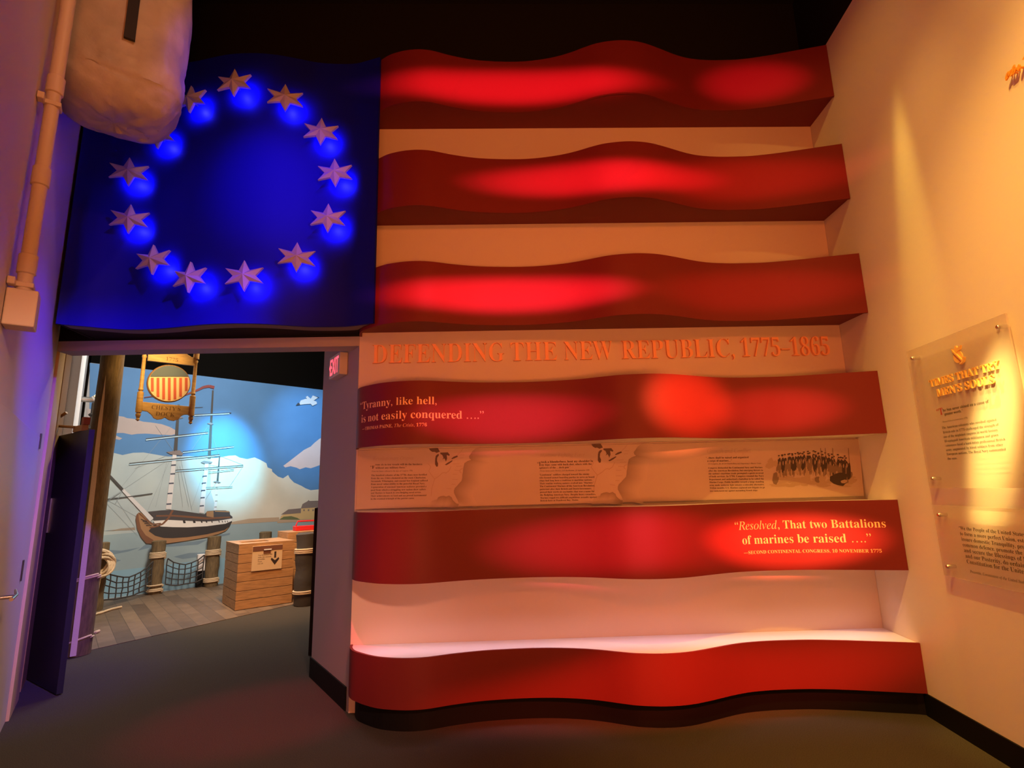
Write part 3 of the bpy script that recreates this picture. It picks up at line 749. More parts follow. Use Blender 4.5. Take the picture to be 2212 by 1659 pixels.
SA = [(2035.5, 927), (2037.5, 936.5), (2039, 946.5), (2041, 956.5), (2043, 965.5), (2044.5, 975.5), (2046, 984.5), (2047.5, 993.5)]
SB = [(2153, 909), (2158, 920), (2157, 931), (2157, 941), (2172, 951), (2167, 962), (2173, 972), (2068, 992)]
for s, a_, c_ in zip(S1, SA, SB): rline(b, bold(s), a_, c_, 1.0, -0.006)
b.build('paragraph_lettering', t1)
b = mb(M['ink'])
S2 = ['“We the People of the United States, in Order', 'to form a more perfect Union, establish Justice,', 'insure domestic Tranquility, provide for the', 'common defence, promote the general Welfare,', 'and secure the Blessings of Liberty to ourselves', 'and our Posterity, do ordain and establish this', 'Constitution for the United States of America.”']
y0s = [1140, 1151, 1161, 1171, 1181, 1191, 1201]
p_a = R_(2071, 1139); u_a = (p_a-o2).dot(RW_U)
for k, s in enumerate(S2):
    z = 1.290 - k*0.0325; wd = [0.62, 0.66, 0.62, 0.68, 0.73, 0.71, 0.74][k]
    A = o2+RW_U*(u_a+0.003*k); A.z = z; B = A+RW_U*wd
    fn, L = flat_fn(A, B, RW_N, 0.0108); put_text(b, bold(s), fn, L, 0.95, -0.006)
b.build('paragraph_lettering', t2); b = mb(M['ink'])
A = o2+RW_U*(u_a+0.03); A.z = 1.043; B = A+RW_U*0.46
fn, L = flat_fn(A, B, RW_N, 0.0108); put_text(b, ital('Preamble, Constitution of the United States, 1787'), fn, L, 1.0)
b.build('source_lettering', t2)
# relief emblem at the edge of the picture, higher on the side wall
pc = onR(2205, 150)
t = thing('relief_emblem', pc, 'orange cut-out relief of leaves and an eagle high on the amber wall', 'emblem')
def leaf(px, py, a, l, w_, off):
    c = onR(px, py, off); ca, sa = math.cos(a), math.sin(a)
    pts = [(-l, 0), (-l*.4, w_), (l*.5, w_*.8), (l, 0), (l*.5, -w_*.8), (-l*.4, -w_)]
    bb = mb(M['emblem']).plate([(x*ca-y*sa, x*sa+y*ca) for x, y in pts], c, RW_U, (0, 0, 1), RW_N, 0.008)
    mm = bb.ring([c-RW_N*off, c], 0.004, 8); mm.build('leaf', t)
for px, py, a, l, w_ in ((2178, 164, 1.0, .022, .009), (2183, 158, .5, .02, .008), (2191, 149, 1.0, .02, .007), (2194, 153, .8, .016, .007), (2189, 158, .3, .018, .008), (2203, 146, 1.3, .018, .008)):
    leaf(px, py, a, l, w_, 0.022)
cb = onR(2203, 146, 0.022); bb = mb(M['emblem'])
bb.plate([(.03, .02), (.06, .035), (.09, .03), (.11, .055), (.09, .075), (.13, .07), (.115, .10), (.155, .09), (.15, .125), (.19, .105), (.20, .075), (.215, .09), (.235, .075), (.25, .055), (.235, .055), (.225, .03), (.26, .05), (.29, .10), (.295, .06), (.33, .09), (.325, .04), (.36, .05), (.33, .005), (.27, -.015), (.245, -.04), (.26, -.07), (.225, -.055), (.20, -.08), (.19, -.05), (.165, -.06), (.17, -.03), (.12, -.02), (.08, -.035), (.05, -.02), (.06, .0)], cb, RW_U, (0, 0, 1), RW_N, 0.010)
bb.ring([cb-RW_N*0.022, cb], 0.006, 8); bb.build('eagle_body', t)

# ================================================================== LONG WALL: conduit, duct, doors
def Lp(s, off, z): return L0 + LW_D*s + LW_N*off + V((0, 0, z))
def s_of(px, py, off=0.0): return (onL(px, py, off)-L0).dot(LW_D)
OFFP = 0.055
sp = (s_of(146, 5, OFFP)+s_of(93, 370, OFFP)+s_of(52, 618, OFFP))/3
pz0 = onL(45, 620, OFFP).z
t = thing('conduit', Lp(sp, 0, pz0), 'painted vertical conduit with couplings running down to a junction box on the wall', 'pipe')
mb(M['conduit']).ring([Lp(sp, OFFP, pz0), Lp(sp, OFFP, 6.18)], 0.030, 20).build('tube', t, smooth=True)
for zz in (onL(118, 175, OFFP).z, onL(84, 360, OFFP).z, onL(57, 565, OFFP).z):
    mb(M['conduit']).ring([Lp(sp, OFFP, zz-.05), Lp(sp, OFFP, zz-.045), Lp(sp, OFFP, zz+.045), Lp(sp, OFFP, zz+.05)], [.031, .037, .037, .031], 20).build('coupling', t, smooth=True)
for zz in (onL(104, 168, OFFP).z, onL(33, 570, OFFP).z):
    mb(M['conduit']).obox(Lp(sp, 0, zz), LW_D, LW_N, (0, 0, 1), (-.075, .002, -.018), (-.028, .03, .018)).obox(Lp(sp, 0, zz), LW_D, LW_N, (0, 0, 1), (-.034, .02, -.012), (.036, .092, .012)).build('strap', t, bevel=.004)
bz1, bz0 = onL(45, 620, OFFP).z, onL(35, 702, OFFP).z
mb(M['conduit']).obox(Lp(sp, 0, 0), LW_D, LW_N, (0, 0, 1), (-.05, .002, bz0), (.06, .115, bz1+.004)).build('junction_box', t, bevel=.006)

# wrapped duct hanging under the ceiling
DN = (-LW_D)                                   # face looking at the visitor
dc = ray(262, 140); k_ = 3.05/dc.y; dcx = EYE+dc*k_
wpx = 3.05/FPX
DW, DD = 0.335, 0.28
dz0 = (EYE+ray(262, 252)*(2.95/ray(262, 252).y)).z
t = thing('wrapped_duct', (dcx.x, dcx.y, 6.19), 'large wrapped rectangular duct end hanging from the ceiling in front of the stars', 'duct')
bm = bmesh.new()
nx, ny, nz = 26, 22, 60
H_ = 6.19-dz0
rr = 0.12
def duct_pt(a, h):
    # a: angle round a rounded rectangle, h 0..1 from bottom centre up
    c, s = math.cos(a), math.sin(a); e = 4.2
    r = 1/((abs(c)**e+abs(s)**e)**(1/e)); return c*r, s*r
vsd, fsd = [], []
NA = 110
prof = [(0.0, 0.0)] + [(math.sin(a_*math.pi/180)**0.62, 0.34*(1-math.cos(a_*math.pi/180))) for a_ in range(4, 91, 4)] + [(1.0, 0.36+0.026*k) for k in range(16)] + [(1.0, 0.80+(H_-0.80)*k/30) for k in range(31)]
for rf, h in prof:
    for k in range(NA):
        x, y = duct_pt(2*math.pi*k/NA, h)
        p = V((x*DW*rf, y*DD*rf, h)); n_ = noise.noise(V((p.x*5, p.y*5, p.z*3.2)))*0.018 + noise.noise(V((p.x*16, p.y*16, p.z*9+4)))*0.009
        wr = max(0.0, 1-h/0.55)
        rdg = lambda a, b_, c_: 1-abs(noise.noise(V((p.x*a+3, p.y*a, p.z*b_+c_))))*2.4
        n_ += wr*(max(0, rdg(9, 13, 0))*0.020 + max(0, rdg(19, 23, 7))*0.011) + max(0, rdg(5, 2.2, 2))*0.006
        q = V((x, y, 0)).normalized()
        p += q*n_*(1 if rf > .3 else .2) + V((0, 0, n_*0.8 if h < .2 else 0))
        vsd.append(p)
for i in range(len(prof)-1):
    for k in range(NA): fsd.append((i*NA+k, i*NA+(k+1) % NA, (i+1)*NA+(k+1) % NA, (i+1)*NA+k))
b = mb(M['wrap'])
DX = LW_N; 
b.add([V((dcx.x, dcx.y, dz0))+DX*p.x+DN*p.y+V((0, 0, p.z)) for p in vsd], fsd)
bm.free()
b.f.append(list(range(NA-1, -1, -1))); b.m.append(b.cur)
b.build('paper_wrap', t, smooth=True)
st0 = ray(280, 70)
sc_ = EYE+st0*((dcx.y-0.27)/st0.y); sx_ = (sc_-V((dcx.x, dcx.y, 0))).dot(DX)
b = mb(M['tape']); b.obox(V((dcx.x, dcx.y, 0)), DX, DN, (0, 0, 1), (sx_-.028, DD+.012, sc_.z-.005), (sx_+.028, DD+.030, 6.18)); b.build('black_strap', t)

# pale door leaf standing in the long wall
sA = s_of(45, 1250, 0.018)
dtop = zat(88, 945, *Lp(sA, .05, 0).xy)
d = mb(M['doorp']).obox(L0, LW_D, LW_N, (0, 0, 1), (sA-2.6, .002, .008), (sA, .018, dtop)).build('door_1', bevel=.003); d['kind'] = 'structure'
def Lf(px, py, off=0.055): q = onL(px, py, off); return (q-L0).dot(LW_D), q.z
s_, z_ = Lf(6, 1290); lv = mb(M['steel'])
lv.ring([Lp(s_-.02, .018, z_), Lp(s_-.02, .10, z_)], .011, 12).ring([Lp(s_-.10, .10, z_-.004), Lp(s_+.04, .105, z_), Lp(s_+.09, .095, z_+.02)], [.010, .009, .006], 12)
lv.build('lever_handle', d, smooth=True)
for py_, hh in ((953, .055), (1233, .07)):
    s2 = sA-.035; z2 = zat(85 if py_ < 1000 else 42, py_, *Lp(s2, .05, 0).xy)
    mb(M['dsteel']).obox(L0, LW_D, LW_N, (0, 0, 1), (s2-.02, .016, z2-hh), (s2+.02, .026, z2+hh)).build('bolt_plate', d)
s_, z_ = Lf(5, 1090); pl = mb(M['steel']); pl.obox(L0, LW_D, LW_N, (0, 0, 1), (s_-.10, .016, z_-.09), (s_+.03, .026, z_+.11)); pl.build('push_plate', d)
# black door leaf folded back in front of the dock doorway
lfR = onZ(121, 1504, 0.0); lfL = V((-4.33, 5.455, 0)); ld = (lfL-lfR).normalized(); ln = V((ld.y, -ld.x, 0))
if ln.dot(-lfR) < 0: ln = -ln
ltop = zat(203, 928, lfR.x, lfR.y)
d2 = mb(M['doorb']).obox(lfR, ld, -ln, (0, 0, 1), (0, 0, .01), (0.80, .045, ltop)).build('door_2', bevel=.002); d2['kind'] = 'structure'
mb(M['steel']).obox(lfR, ld, ln, (0, 0, 1), (0.72, 0.001, 1.30), (0.76, .012, 1.62)).build('push_plate', d2)
# closer arm from the frame to the top of the leaf
q0 = lfR+ld*.55+V((0, 0, ltop+.03)); q1 = lfR+ld*.80+ln*.10+V((0, 0, ltop+.10)); q2 = Lp(sB-.08, .05, ltop+.22)
ca = mb(M['trimd']); ca.obox(lfR, ld, -ln, (0, 0, 1), (.18, -.005, ltop+.002), (.40, .05, ltop+.06)); ca.build('closer_body', d2, bevel=.004)
mb(M['trimd']).ring([lfR+ld*.36+V((0, 0, ltop+.05)), q1, q2], .014, 10).build('closer_arm', d2)
M['cap'] = mat('dull_red_cap', (0.20, 0.05, 0.03), 0.6)
mb(M['cap']).obox(lfR, ld, -ln, (0, 0, 1), (.16, .0, ltop+.06), (.22, .05, ltop+.13)).build('closer_cap', d2)

# trims beyond the doorway on the long wall
def trim(name, pxa, pxb, py, m_, z1, th=.05):
    sa, sb = s_of(pxa, py, th-.04), s_of(pxb, py, th-.04)
    return struct(mb(M[m_]).obox(L0-LW_N*0.04, LW_D, LW_N, (0, 0, 1), (sa, .002, 0), (sb, th, z1)).build(name))
trim('trim_1', 129, 142, 765, 'trim', 4.0, .06)
trim('trim_2', 144, 157, 765, 'trimd', 4.0, .05)
trim('wall_lit_edge', 178, 188, 765, 'white', 4.2, .09)  # white strip stands in for the brightly lit edge of a wall return

# dark end of a low screen behind the slanted return
sq = onZ(668.5, 1416, 0); sz = zat(672, 1098, sq.x, sq.y)
sd_ = V((sq.x, sq.y, 0)).normalized(); sd_ = (sd_+V((sd_.y, -sd_.x, 0))*0.10).normalized()
b = mb(M['black']).obox(sq, sd_, V((sd_.y, -sd_.x, 0)), (0, 0, 1), (0.0, -.012, 0), (.9, .02, sz)).build('low_screen')
tag(b, 'black edge of a low screen standing behind the slanted wall', 'screen')

# ================================================================== MURAL (painted flat on the angled wall of the dock)
def flatmat(n, c): 
    M[n] = mat('mural_'+n, c, 0.7, var=0.10, vscale=2.5)
for n, c in dict(m_sky=(.075, .20, .40), m_cloudtan=(.42, .34, .31), m_haze=(.40, .47, .47), m_deep=(.085, .17, .25), m_cream=(.60, .58, .48), m_pink=(.62, .47, .43), m_sea=(.28, .38, .41), m_sea2=(.24, .42, .53), m_sead=(.17, .25, .31),
                 m_hill=(.30, .25, .19), m_hilll=(.42, .32, .22), m_fort=(.58, .42, .20), m_roof=(.19, .155, .145), m_green=(.13, .16, .07), m_hull=(.060, .050, .050), m_hulld=(.035, .028, .026), m_white=(.72, .68, .62), m_band=(.05, .06, .09), m_brown=(.18, .075, .035), m_brownl=(.34, .18, .08),
                 m_mast=(.055, .05, .045), m_mastw=(.62, .60, .58), m_flag=(.20, .035, .03), m_line=(.25, .29, .30), m_foam=(.40, .58, .68), m_gull=(.55, .55, .56), m_beak=(.04, .04, .05)).items(): flatmat(n, c)
mu = MB(); ml = [0]
def poly(m_, pts, step=True):
    if step: ml[0] += 1
    off = 0.0002*ml[0]
    mu.use(M[m_]).add([onM(x, y, off) for x, y in pts], [tuple(range(len(pts)))])
def stripe(m_, pts, w0, w1=None, step=True):
    if step: ml[0] += 1
    w1 = w0 if w1 is None else w1; n = len(pts)-1
    for i, ((xa, ya), (xb_, yb_)) in enumerate(zip(pts[:-1], pts[1:])):
        dx, dy = xb_-xa, yb_-ya; l = math.hypot(dx, dy) or 1; nx, ny = -dy/l/2, dx/l/2
        wa = w0+(w1-w0)*i/n; wb = w0+(w1-w0)*(i+1)/n
        poly(m_, [(xa+nx*wa, ya+ny*wa), (xb_+nx*wb, yb_+ny*wb), (xb_-nx*wb, yb_-ny*wb), (xa-nx*wa, ya-ny*wa)], False)
Z5 = lambda pts: [(180+x/3.073, 900+y/3.073) for x, y in pts]      # measured on enlargements of the mural
Z2 = lambda pts: [(400+x/5.53, 800+y/5.53) for x, y in pts]
Z3 = lambda pts: [(200+x/4.878, 980+y/4.878) for x, y in pts]
hz = lambda x: 1156-0.075*(x-196)
poly('m_sky', [(194, 784), (730, 846), (730, 1120), (192, 1160)])
poly('m_haze', [(192, 990)]+Z5([(130, 235), (200, 240), (260, 255), (330, 240), (400, 238), (470, 250), (560, 265), (700, 262), (900, 275)])+[(475, 995), (520, 1140), (192, 1160)])
poly('m_cream', Z2([(300, 1060), (440, 1035), (520, 1020), (600, 1015), (650, 1042), (740, 1060), (830, 1040), (900, 1070), (970, 1110), (985, 1160), (1035, 1180), (1040, 1210), (1110, 1270), (1170, 1290), (1230, 1250), (1250, 1290), (1300, 1340), (1390, 1380), (1440, 1410), (1500, 1432), (1800, 1400)])+[(728, 1118), (478, 1135), (455, 1060)])
poly('m_pink', Z2([(1172, 1140), (1240, 1090), (1330, 1020), (1420, 950), (1500, 910), (1540, 870), (1600, 820), (1820, 700), (1820, 1060), (1640, 1120), (1560, 1150), (1500, 1170), (1440, 1158), (1370, 1182), (1330, 1162), (1260, 1145), (1195, 1160)]))
poly('m_cloudtan', [(180+x/7.373, 740+y/7.373) for x, y in [(60, 1045), (440, 1155), (640, 1180), (700, 1205), (800, 1215), (950, 1260), (1100, 1275), (1250, 1300), (1380, 1345), (1460, 1390), (1500, 1450), (1400, 1475), (1200, 1465), (1000, 1450), (850, 1455), (770, 1468), (640, 1440), (540, 1440), (490, 1462), (560, 1500), (620, 1525), (580, 1550), (480, 1530), (400, 1500), (60, 1420)]])
poly('m_sea', [(192, 1159), (730, 1112), (732, 1262), (190, 1302)])
poly('m_sea2', [(190, 1240), (480, 1205), (732, 1200), (732, 1262), (190, 1302)])
for q in ([(110, 880), (250, 890), (380, 868), (300, 895), (150, 925), (100, 925)], [(120, 760), (300, 740), (340, 742), (200, 760)], [(600, 930), (700, 905), (830, 900), (780, 930), (660, 945)], [(360, 890), (410, 850), (560, 835), (700, 832), (830, 815), (760, 850), (600, 862), (460, 865)], [(900, 785), (975, 772), (970, 785), (920, 795)], [(110, 965), (220, 945), (250, 955), (150, 985)]): poly('m_sead', Z5(q))
poly('m_hill', Z5([(160, 760), (250, 742), (340, 735), (345, 752)]))
poly('m_hilll', Z5([(980, 700), (1100, 678), (1200, 672), (1300, 668), (1300, 695), (1100, 708), (985, 715)]))
poly('m_fort', Z5([(1312, 660), (1330, 650), (1445, 640), (1446, 610), (1700, 590), (1700, 690), (1300, 700)]))
poly('m_hilll', Z5([(1285, 700), (1310, 684), (1700, 676), (1700, 700), (1400, 700), (1290, 707)]))
poly('m_green', Z5([(1300, 684), (1330, 664), (1380, 660), (1420, 672), (1440, 684)]))
poly('m_roof', Z5([(1312, 650), (1360, 616), (1445, 608), (1444, 640)]))
poly('m_roof', Z5([(1444, 610), (1455, 580), (1490, 560), (1495, 553), (1502, 560), (1700, 552), (1700, 592)]))
for x in (1460, 1490, 1520): poly('m_roof', Z5([(x, 616), (x+10, 615), (x+10, 626), (x, 627)]))
# rigging, yards and masts
for p, q in (((150, 560), (560, 290)), ((250, 470), (590, 60)), ((380, 680), (170, 560)), ((420, 640), (570, 300)), ((640, 250), (720, 620)), ((700, 600), (640, 330)), ((660, 600), (625, 330)), ((830, 60), (900, 250)), ((560, 280), (480, 600)),
             ((905, 260), (1060, 320)), ((1060, 330), (960, 480)), ((340, 345), (600, 240)), ((880, 440), (780, 600)), ((820, 310), (720, 600)), ((840, 320), (1000, 350)), ((480, 60), (600, 230)), ((720, 220), (830, 60)), ((150, 570), (360, 790)), ((200, 520), (410, 830))):
    stripe('m_line', Z5([p, q]), 0.5)
stripe('m_mast', Z5([(633, -80), (612, 225)]), 5.0, 8.0)
stripe('m_mast', [(460, 843), (452, 990)], 3.5, 7.0); stripe('m_mast', Z5([(905, 255), (890, 440)]), 2.0, 4.5)
stripe('m_mastw', Z5([(607, 245), (566, 615)]), 8.5, 12.0); stripe('m_mastw', Z5([(820, 310), (785, 640)]), 7.5, 11.0); stripe('m_mastw', Z5([(888, 440), (873, 645)]), 4.5, 6.0)
for x, y in ((599, 322), (594, 380), (584, 443), (575, 510), (568, 580)): stripe('m_band', Z5([(x-16, y+1), (x+16, y-1)]), 3.0)
for x, y in ((810, 350), (806, 395), (801, 441), (796, 490), (792, 538), (787, 592)): stripe('m_band', Z5([(x-14, y+1), (x+14, y-1)]), 2.6)
for x, y in ((887, 480), (884, 520), (882, 560), (878, 600)): stripe('m_hill', Z5([(x-8, y), (x+8, y-1)]), 1.6)
for q in ([(550, 235), (580, 250), (655, 258), (663, 245), (640, 222)], [(778, 303), (800, 292), (858, 300), (848, 310), (800, 312)], [(860, 432), (885, 426), (915, 436), (890, 442)], [(820, 45), (845, 38), (866, 50), (845, 54)], [(602, 0), (640, -5), (665, 8), (640, 14)]): poly('m_roof', Z5(q))
for p, q, wd in (((415, 148), (830, 103), 2.0), ((660, 232), (1000, 196), 1.4), ((305, 311), (905, 252), 2.2), ((612, 356), (1062, 323), 1.8), ((830, 368), (1000, 350), 1.0), ((815, 470), (990, 464), 1.0)):
    stripe('m_foam', Z5([(p[0], p[1]+7), (q[0], q[1]+5)]), wd*1.3); stripe('m_mast', Z5([p, q]), wd)
stripe('m_mast', Z2([(100, 530), (550, 508)]), 1.6); stripe('m_foam', Z2([(110, 540), (530, 518)]), 2.0); stripe('m_mast', Z2([(95, 445), (210, 440)]), 1.0)
stripe('m_flag', [(312, 858.5), (330, 856), (352, 860), (400, 853), (418, 846), (428, 842), (440, 836), (452, 834), (463, 837)], 1.5, 6.5)
stripe('m_mast', Z5([(140, 355), (262, 485)]), 5.0, 5.5); stripe('m_mastw', Z5([(262, 485), (330, 555), (455, 685)]), 6.0, 10.5)
stripe('m_mast', Z5([(138, 550), (300, 532), (460, 510)]), 2.0)
stripe('m_line', Z5([(265, 485), (215, 575)]), 1.2); stripe('m_line', Z5([(250, 500), (160, 560)]), 1.2)
# hull
poly('m_brownl', Z3([(455, 690), (462, 645), (485, 620), (510, 622), (550, 660), (600, 720), (640, 760), (700, 770), (850, 780), (1470, 700), (1440, 770), (1400, 815), (1330, 845), (1200, 880), (1000, 915), (800, 945), (640, 950), (565, 945), (510, 880), (470, 790)]))
poly('m_brown', Z3([(455, 690), (462, 645), (480, 625), (490, 700), (510, 790), (560, 860), (640, 910), (640, 950), (565, 945), (510, 880), (470, 790)]))
poly('m_hull', Z3([(580, 612), (720, 597), (850, 592), (1000, 612), (1180, 638), (1210, 605), (1300, 596), (1400, 598), (1445, 612), (1450, 645), (1475, 665), (1470, 690), (1300, 715), (1000, 705), (800, 698), (650, 705), (635, 660)]))
poly('m_brown', Z3([(670, 648), (850, 645), (1000, 655), (1200, 672), (1450, 662), (1450, 678), (1200, 692), (1000, 675), (850, 662), (670, 664)]))
poly('m_brownl', Z3([(1200, 610), (1275, 600), (1275, 672), (1200, 660)])); poly('m_brownl', Z3([(1285, 600), (1440, 605), (1440, 617), (1290, 612)]))
poly('m_white', Z3([(640, 708), (800, 698), (1000, 708), (1200, 716), (1320, 708), (1470, 682), (1470, 708), (1400, 738), (1200, 765), (1000, 776), (850, 774), (720, 768), (660, 745)]))
poly('m_hulld', Z3([(590, 815), (620, 780), (720, 768), (850, 774), (1000, 776), (1200, 765), (1400, 738), (1470, 708), (1440, 770), (1390, 805), (1200, 850), (1000, 880), (850, 890), (750, 888), (660, 865)]))
for x, w_ in ((950, 26), (1055, 26), (1138, 16), (1190, 14), (1248, 12), (1325, 10), (1360, 9), (1390, 8), (1415, 7)): poly('m_hulld', Z3([(x, 706), (x+w_, 706), (x+w_+6, 732-(x-950)*.02), (x+8, 734-(x-950)*.02)]))
stripe('m_brown', Z3([(845, 595), (800, 680), (740, 740), (660, 770), (600, 780)]), 4.5, 3.0); stripe('m_brown', Z3([(490, 625), (560, 690), (640, 745), (720, 735)]), 3.0)
for k in range(4): stripe('m_hulld', Z3([(510+18*k, 690+22*k), (575+16*k, 715+14*k)]), 1.6)
# gull
poly('m_gull', Z2([(1365, 395), (1380, 360), (1440, 340), (1500, 345), (1570, 375), (1575, 400), (1520, 425), (1500, 400), (1420, 405), (1375, 412)]))
poly('m_gull', Z2([(1440, 320), (1460, 305), (1500, 340), (1525, 300), (1590, 325), (1545, 355), (1480, 372)])); poly('m_beak', Z2([(1322, 418), (1350, 385), (1370, 398), (1372, 414)])); poly('m_beak', Z2([(1540, 303), (1602, 322), (1590, 328)]))
stripe('m_foam', [(196, 1299), (330, 1281), (470, 1265)], 4.0)
mo = mu.build('mural_painting')
tag(mo, 'painted harbour mural of a three-masted ship, clouds and a fort beyond the doorway', 'mural')

# ================================================================== DOCK THINGS
def at_pole(px, py, base): return zat(px, py, base.x, base.y)
def turned(name, base, r, z0, z1, m_, parent, top=0.0):
    n = 10; pts = [base+V((math.sin(i*1.7)*r*.04, math.cos(i*1.3)*r*.04, z0+(z1-z0)*i/n)) for i in range(n+1)]
    return mb(M[m_]).ring(pts+[pts[-1]+V((0, 0, r*.12))], [r*(1+.04*math.sin(i*2.1)) for i in range(n+1)]+[r*.85], 22).build(name, parent, smooth=True)
def coil(b, base, r, z, turns, rr, tilt=0.0, seg=28):
    pts = []
    for k in range(turns*seg+1):
        a = 2*math.pi*k/seg; pts.append(base+V((math.cos(a)*(r+rr*.8), math.sin(a)*(r+rr*.8), z+rr*2*k/seg*0.95+math.cos(a)*tilt)))
    b.ring(pts, rr, 8)

# tall mast-like post by the black door
pb = V((-4.47, 6.24, 0)); pr = 0.118
t = thing('timber_post', pb, 'tall rough round timber post from floor to ceiling beside the black door', 'post')
turned('shaft', pb, pr, 0.004, 6.15, 'post', t)
b = mb(M['rope']); coil(b, pb, pr, at_pole(170, 1256, pb), 2, .010, .03); coil(b, pb, pr, at_pole(165, 1386, pb), 1, .010, .04)
b.build('rope_lashing', t, smooth=True)
nv = V((-pb.x, -pb.y, 0)).normalized(); sv = V((nv.y, -nv.x, 0)); 
if sv.x > 0: sv = -sv
zt = at_pole(231, 815, pb)
b = mb(M['pale_strip']); cb_ = pb+nv*(pr+.004)+sv*0.03  # narrow pale strip up the post, pointed at the top
b.plate([(-.026, 0.02), (.026, 0.02), (.026, zt-.5), (.010, zt), (-.004, zt-.25), (-.020, zt-1.2)], cb_, sv, (0, 0, 1), nv, .02)
b.build('pale_strip', t)

def bollard(px, py, ptop, r, label, wraps, m_='post', name='bollard'):
    base = onZ(px, py, 0.006) if isinstance(px, (int, float)) else px
    z1 = at_pole(*ptop, base)
    t = thing(name, base, label, 'bollard', 'dock bollards')
    turned('timber', base, r, .006, z1, m_, t)
    for (wx, wy), n, mm in wraps:
        b = mb(M[mm]); coil(b, base, r, at_pole(wx, wy, base), n, .013); b.build('rope_wrap', t, smooth=True)
    return base
Bb = bollard(333, 1283, (345, 1170), .105, 'round timber bollard with rope wraps between the two nets', [((337, 1207), 4, 'rope'), ((333, 1267), 1, 'rope'), ((333, 1279), 2, 'rope')])
Bcb = onM(458, 1230, .135); Bcb.z = 0.006
Bc = bollard(Bcb, None, (466, 1160), .11, 'round timber bollard with rope wraps behind the front crate corner', [((461, 1200), 4, 'rope'), ((457, 1258), 3, 'rope')])
Bd = bollard(657, 1306, (668, 1154), .15, 'thick dark bollard wrapped in tarred canvas near the slanted wall', [((665, 1196), 3, 'rope'), ((656, 1283), 2, 'rope')], 'tar')
bs = onM(571, 1200, .16); bs.z = 0
bollard(bs, None, (571, 1150), .11, 'dark bollard top showing behind the front crate', [])
Ba = onM(212, 1200, .19); Ba.z = 0
Ba2 = onZ(203, 1319, 0.006)
bollard(Ba2, None, (208, 1175), .10, 'short dark bollard carrying the rope coil near the timber post', [], 'post')
b = MB(); bc = Ba2
t = thing('rope_coil', bc+V((0.0, -.10, 0.5)), 'bundle of pale coiled rope hanging on the short bollard', 'rope')
b.use(M['rope'])
zc = at_pole(207, 1222, bc)
cv = V((-bc.x, -bc.y, 0)).normalized(); cs = V((-cv.y, cv.x, 0)); rc = random.Random(5)
for k in range(12):
    pts = []; rx, rz = rc.uniform(.10, .16), rc.uniform(.12, .19); cx_, cz_ = rc.uniform(-.03, .05), zc+rc.uniform(-.02, .05); dp = .12+.02*(k % 5); tl = rc.uniform(-.5, .5)
    for j in range(25):
        a = 2*math.pi*j/24; u, v_ = math.cos(a)*rx, math.sin(a)*rz
        pts.append(bc+cv*(dp+.03*math.sin(a*2+k))+cs*(cx_+u*math.cos(tl)-v_*math.sin(tl))+V((0, 0, cz_+u*math.sin(tl)+v_*math.cos(tl))))
    b.ring(pts, .018, 8)
b.build('coils', t, smooth=True)
b = mb(M['rope']); b.ring([bc+V((.13, -.13, zc-.12)), bc+V((.12, -.15, zc-.35)), bc+V((.10, -.15, .03))], .015, 8); b.build('hanging_end', t, smooth=True)
for pts, lab in (([(193, 1328), (205, 1327), (220, 1323), (240, 1316), (262, 1311)], 'longer loose rope end lying on the planks'), ([(188, 1366), (198, 1368), (206, 1366), (214, 1363)], 'shorter loose rope end lying on the planks near the timber post')):
    b = mb(M['rope']); b.ring([onZ(x, y, .024) for x, y in pts], .017, 10); tag(b.build('loose_rope', smooth=True), lab, 'rope', 'loose rope ends')

def net(pA, pB, cols, rows, ztop, zbot, sag, label):
    t = thing('cargo_net', (pA+pB)/2*1.0+V((0, 0, zbot)), label, 'net', 'rope nets between the bollards')
    b = mb(M['net']); rn = random.Random(cols)
    def g(i, j):
        u = i/cols; v = j/rows; zt_ = ztop-sag*4*u*(1-u); zb_ = zbot-sag*.35*4*u*(1-u)
        p = pA.lerp(pB, u); return V((p.x+rn.uniform(-.006, .006), p.y+rn.uniform(-.006, .006), zt_+(zb_-zt_)*v+rn.uniform(-.008, .008)))
    G = [[g(i, j) for j in range(rows+1)] for i in range(cols+1)]
    for j in range(rows+1): b.ring([G[i][j] for i in range(cols+1)], .011 if j in (0, rows) else .009, 6)
    for i in range(cols+1): b.ring([G[i][j] for j in range(rows+1)], .009, 6)
    b.build('netting', t)
za_ = lambda px, py, p: at_pole(px, py, p)
nA0 = Ba2.lerp(Bb, .10); nA1 = Bb.lerp(Ba2, .085)
net(nA0, nA1, 8, 4, at_pole(325, 1212, Bb), at_pole(320, 1270, Bb)+.02, .17, 'dark rope net hung between the short bollard and the middle bollard')
nB0 = Bb.lerp(Bc, .17); nB1 = Bc.lerp(Bb, .17)
net(nB0, nB1, 6, 4, at_pole(350, 1208, Bb), at_pole(350, 1262, Bb)-.01, .13, 'dark rope net hung between the middle bollard and the next one')

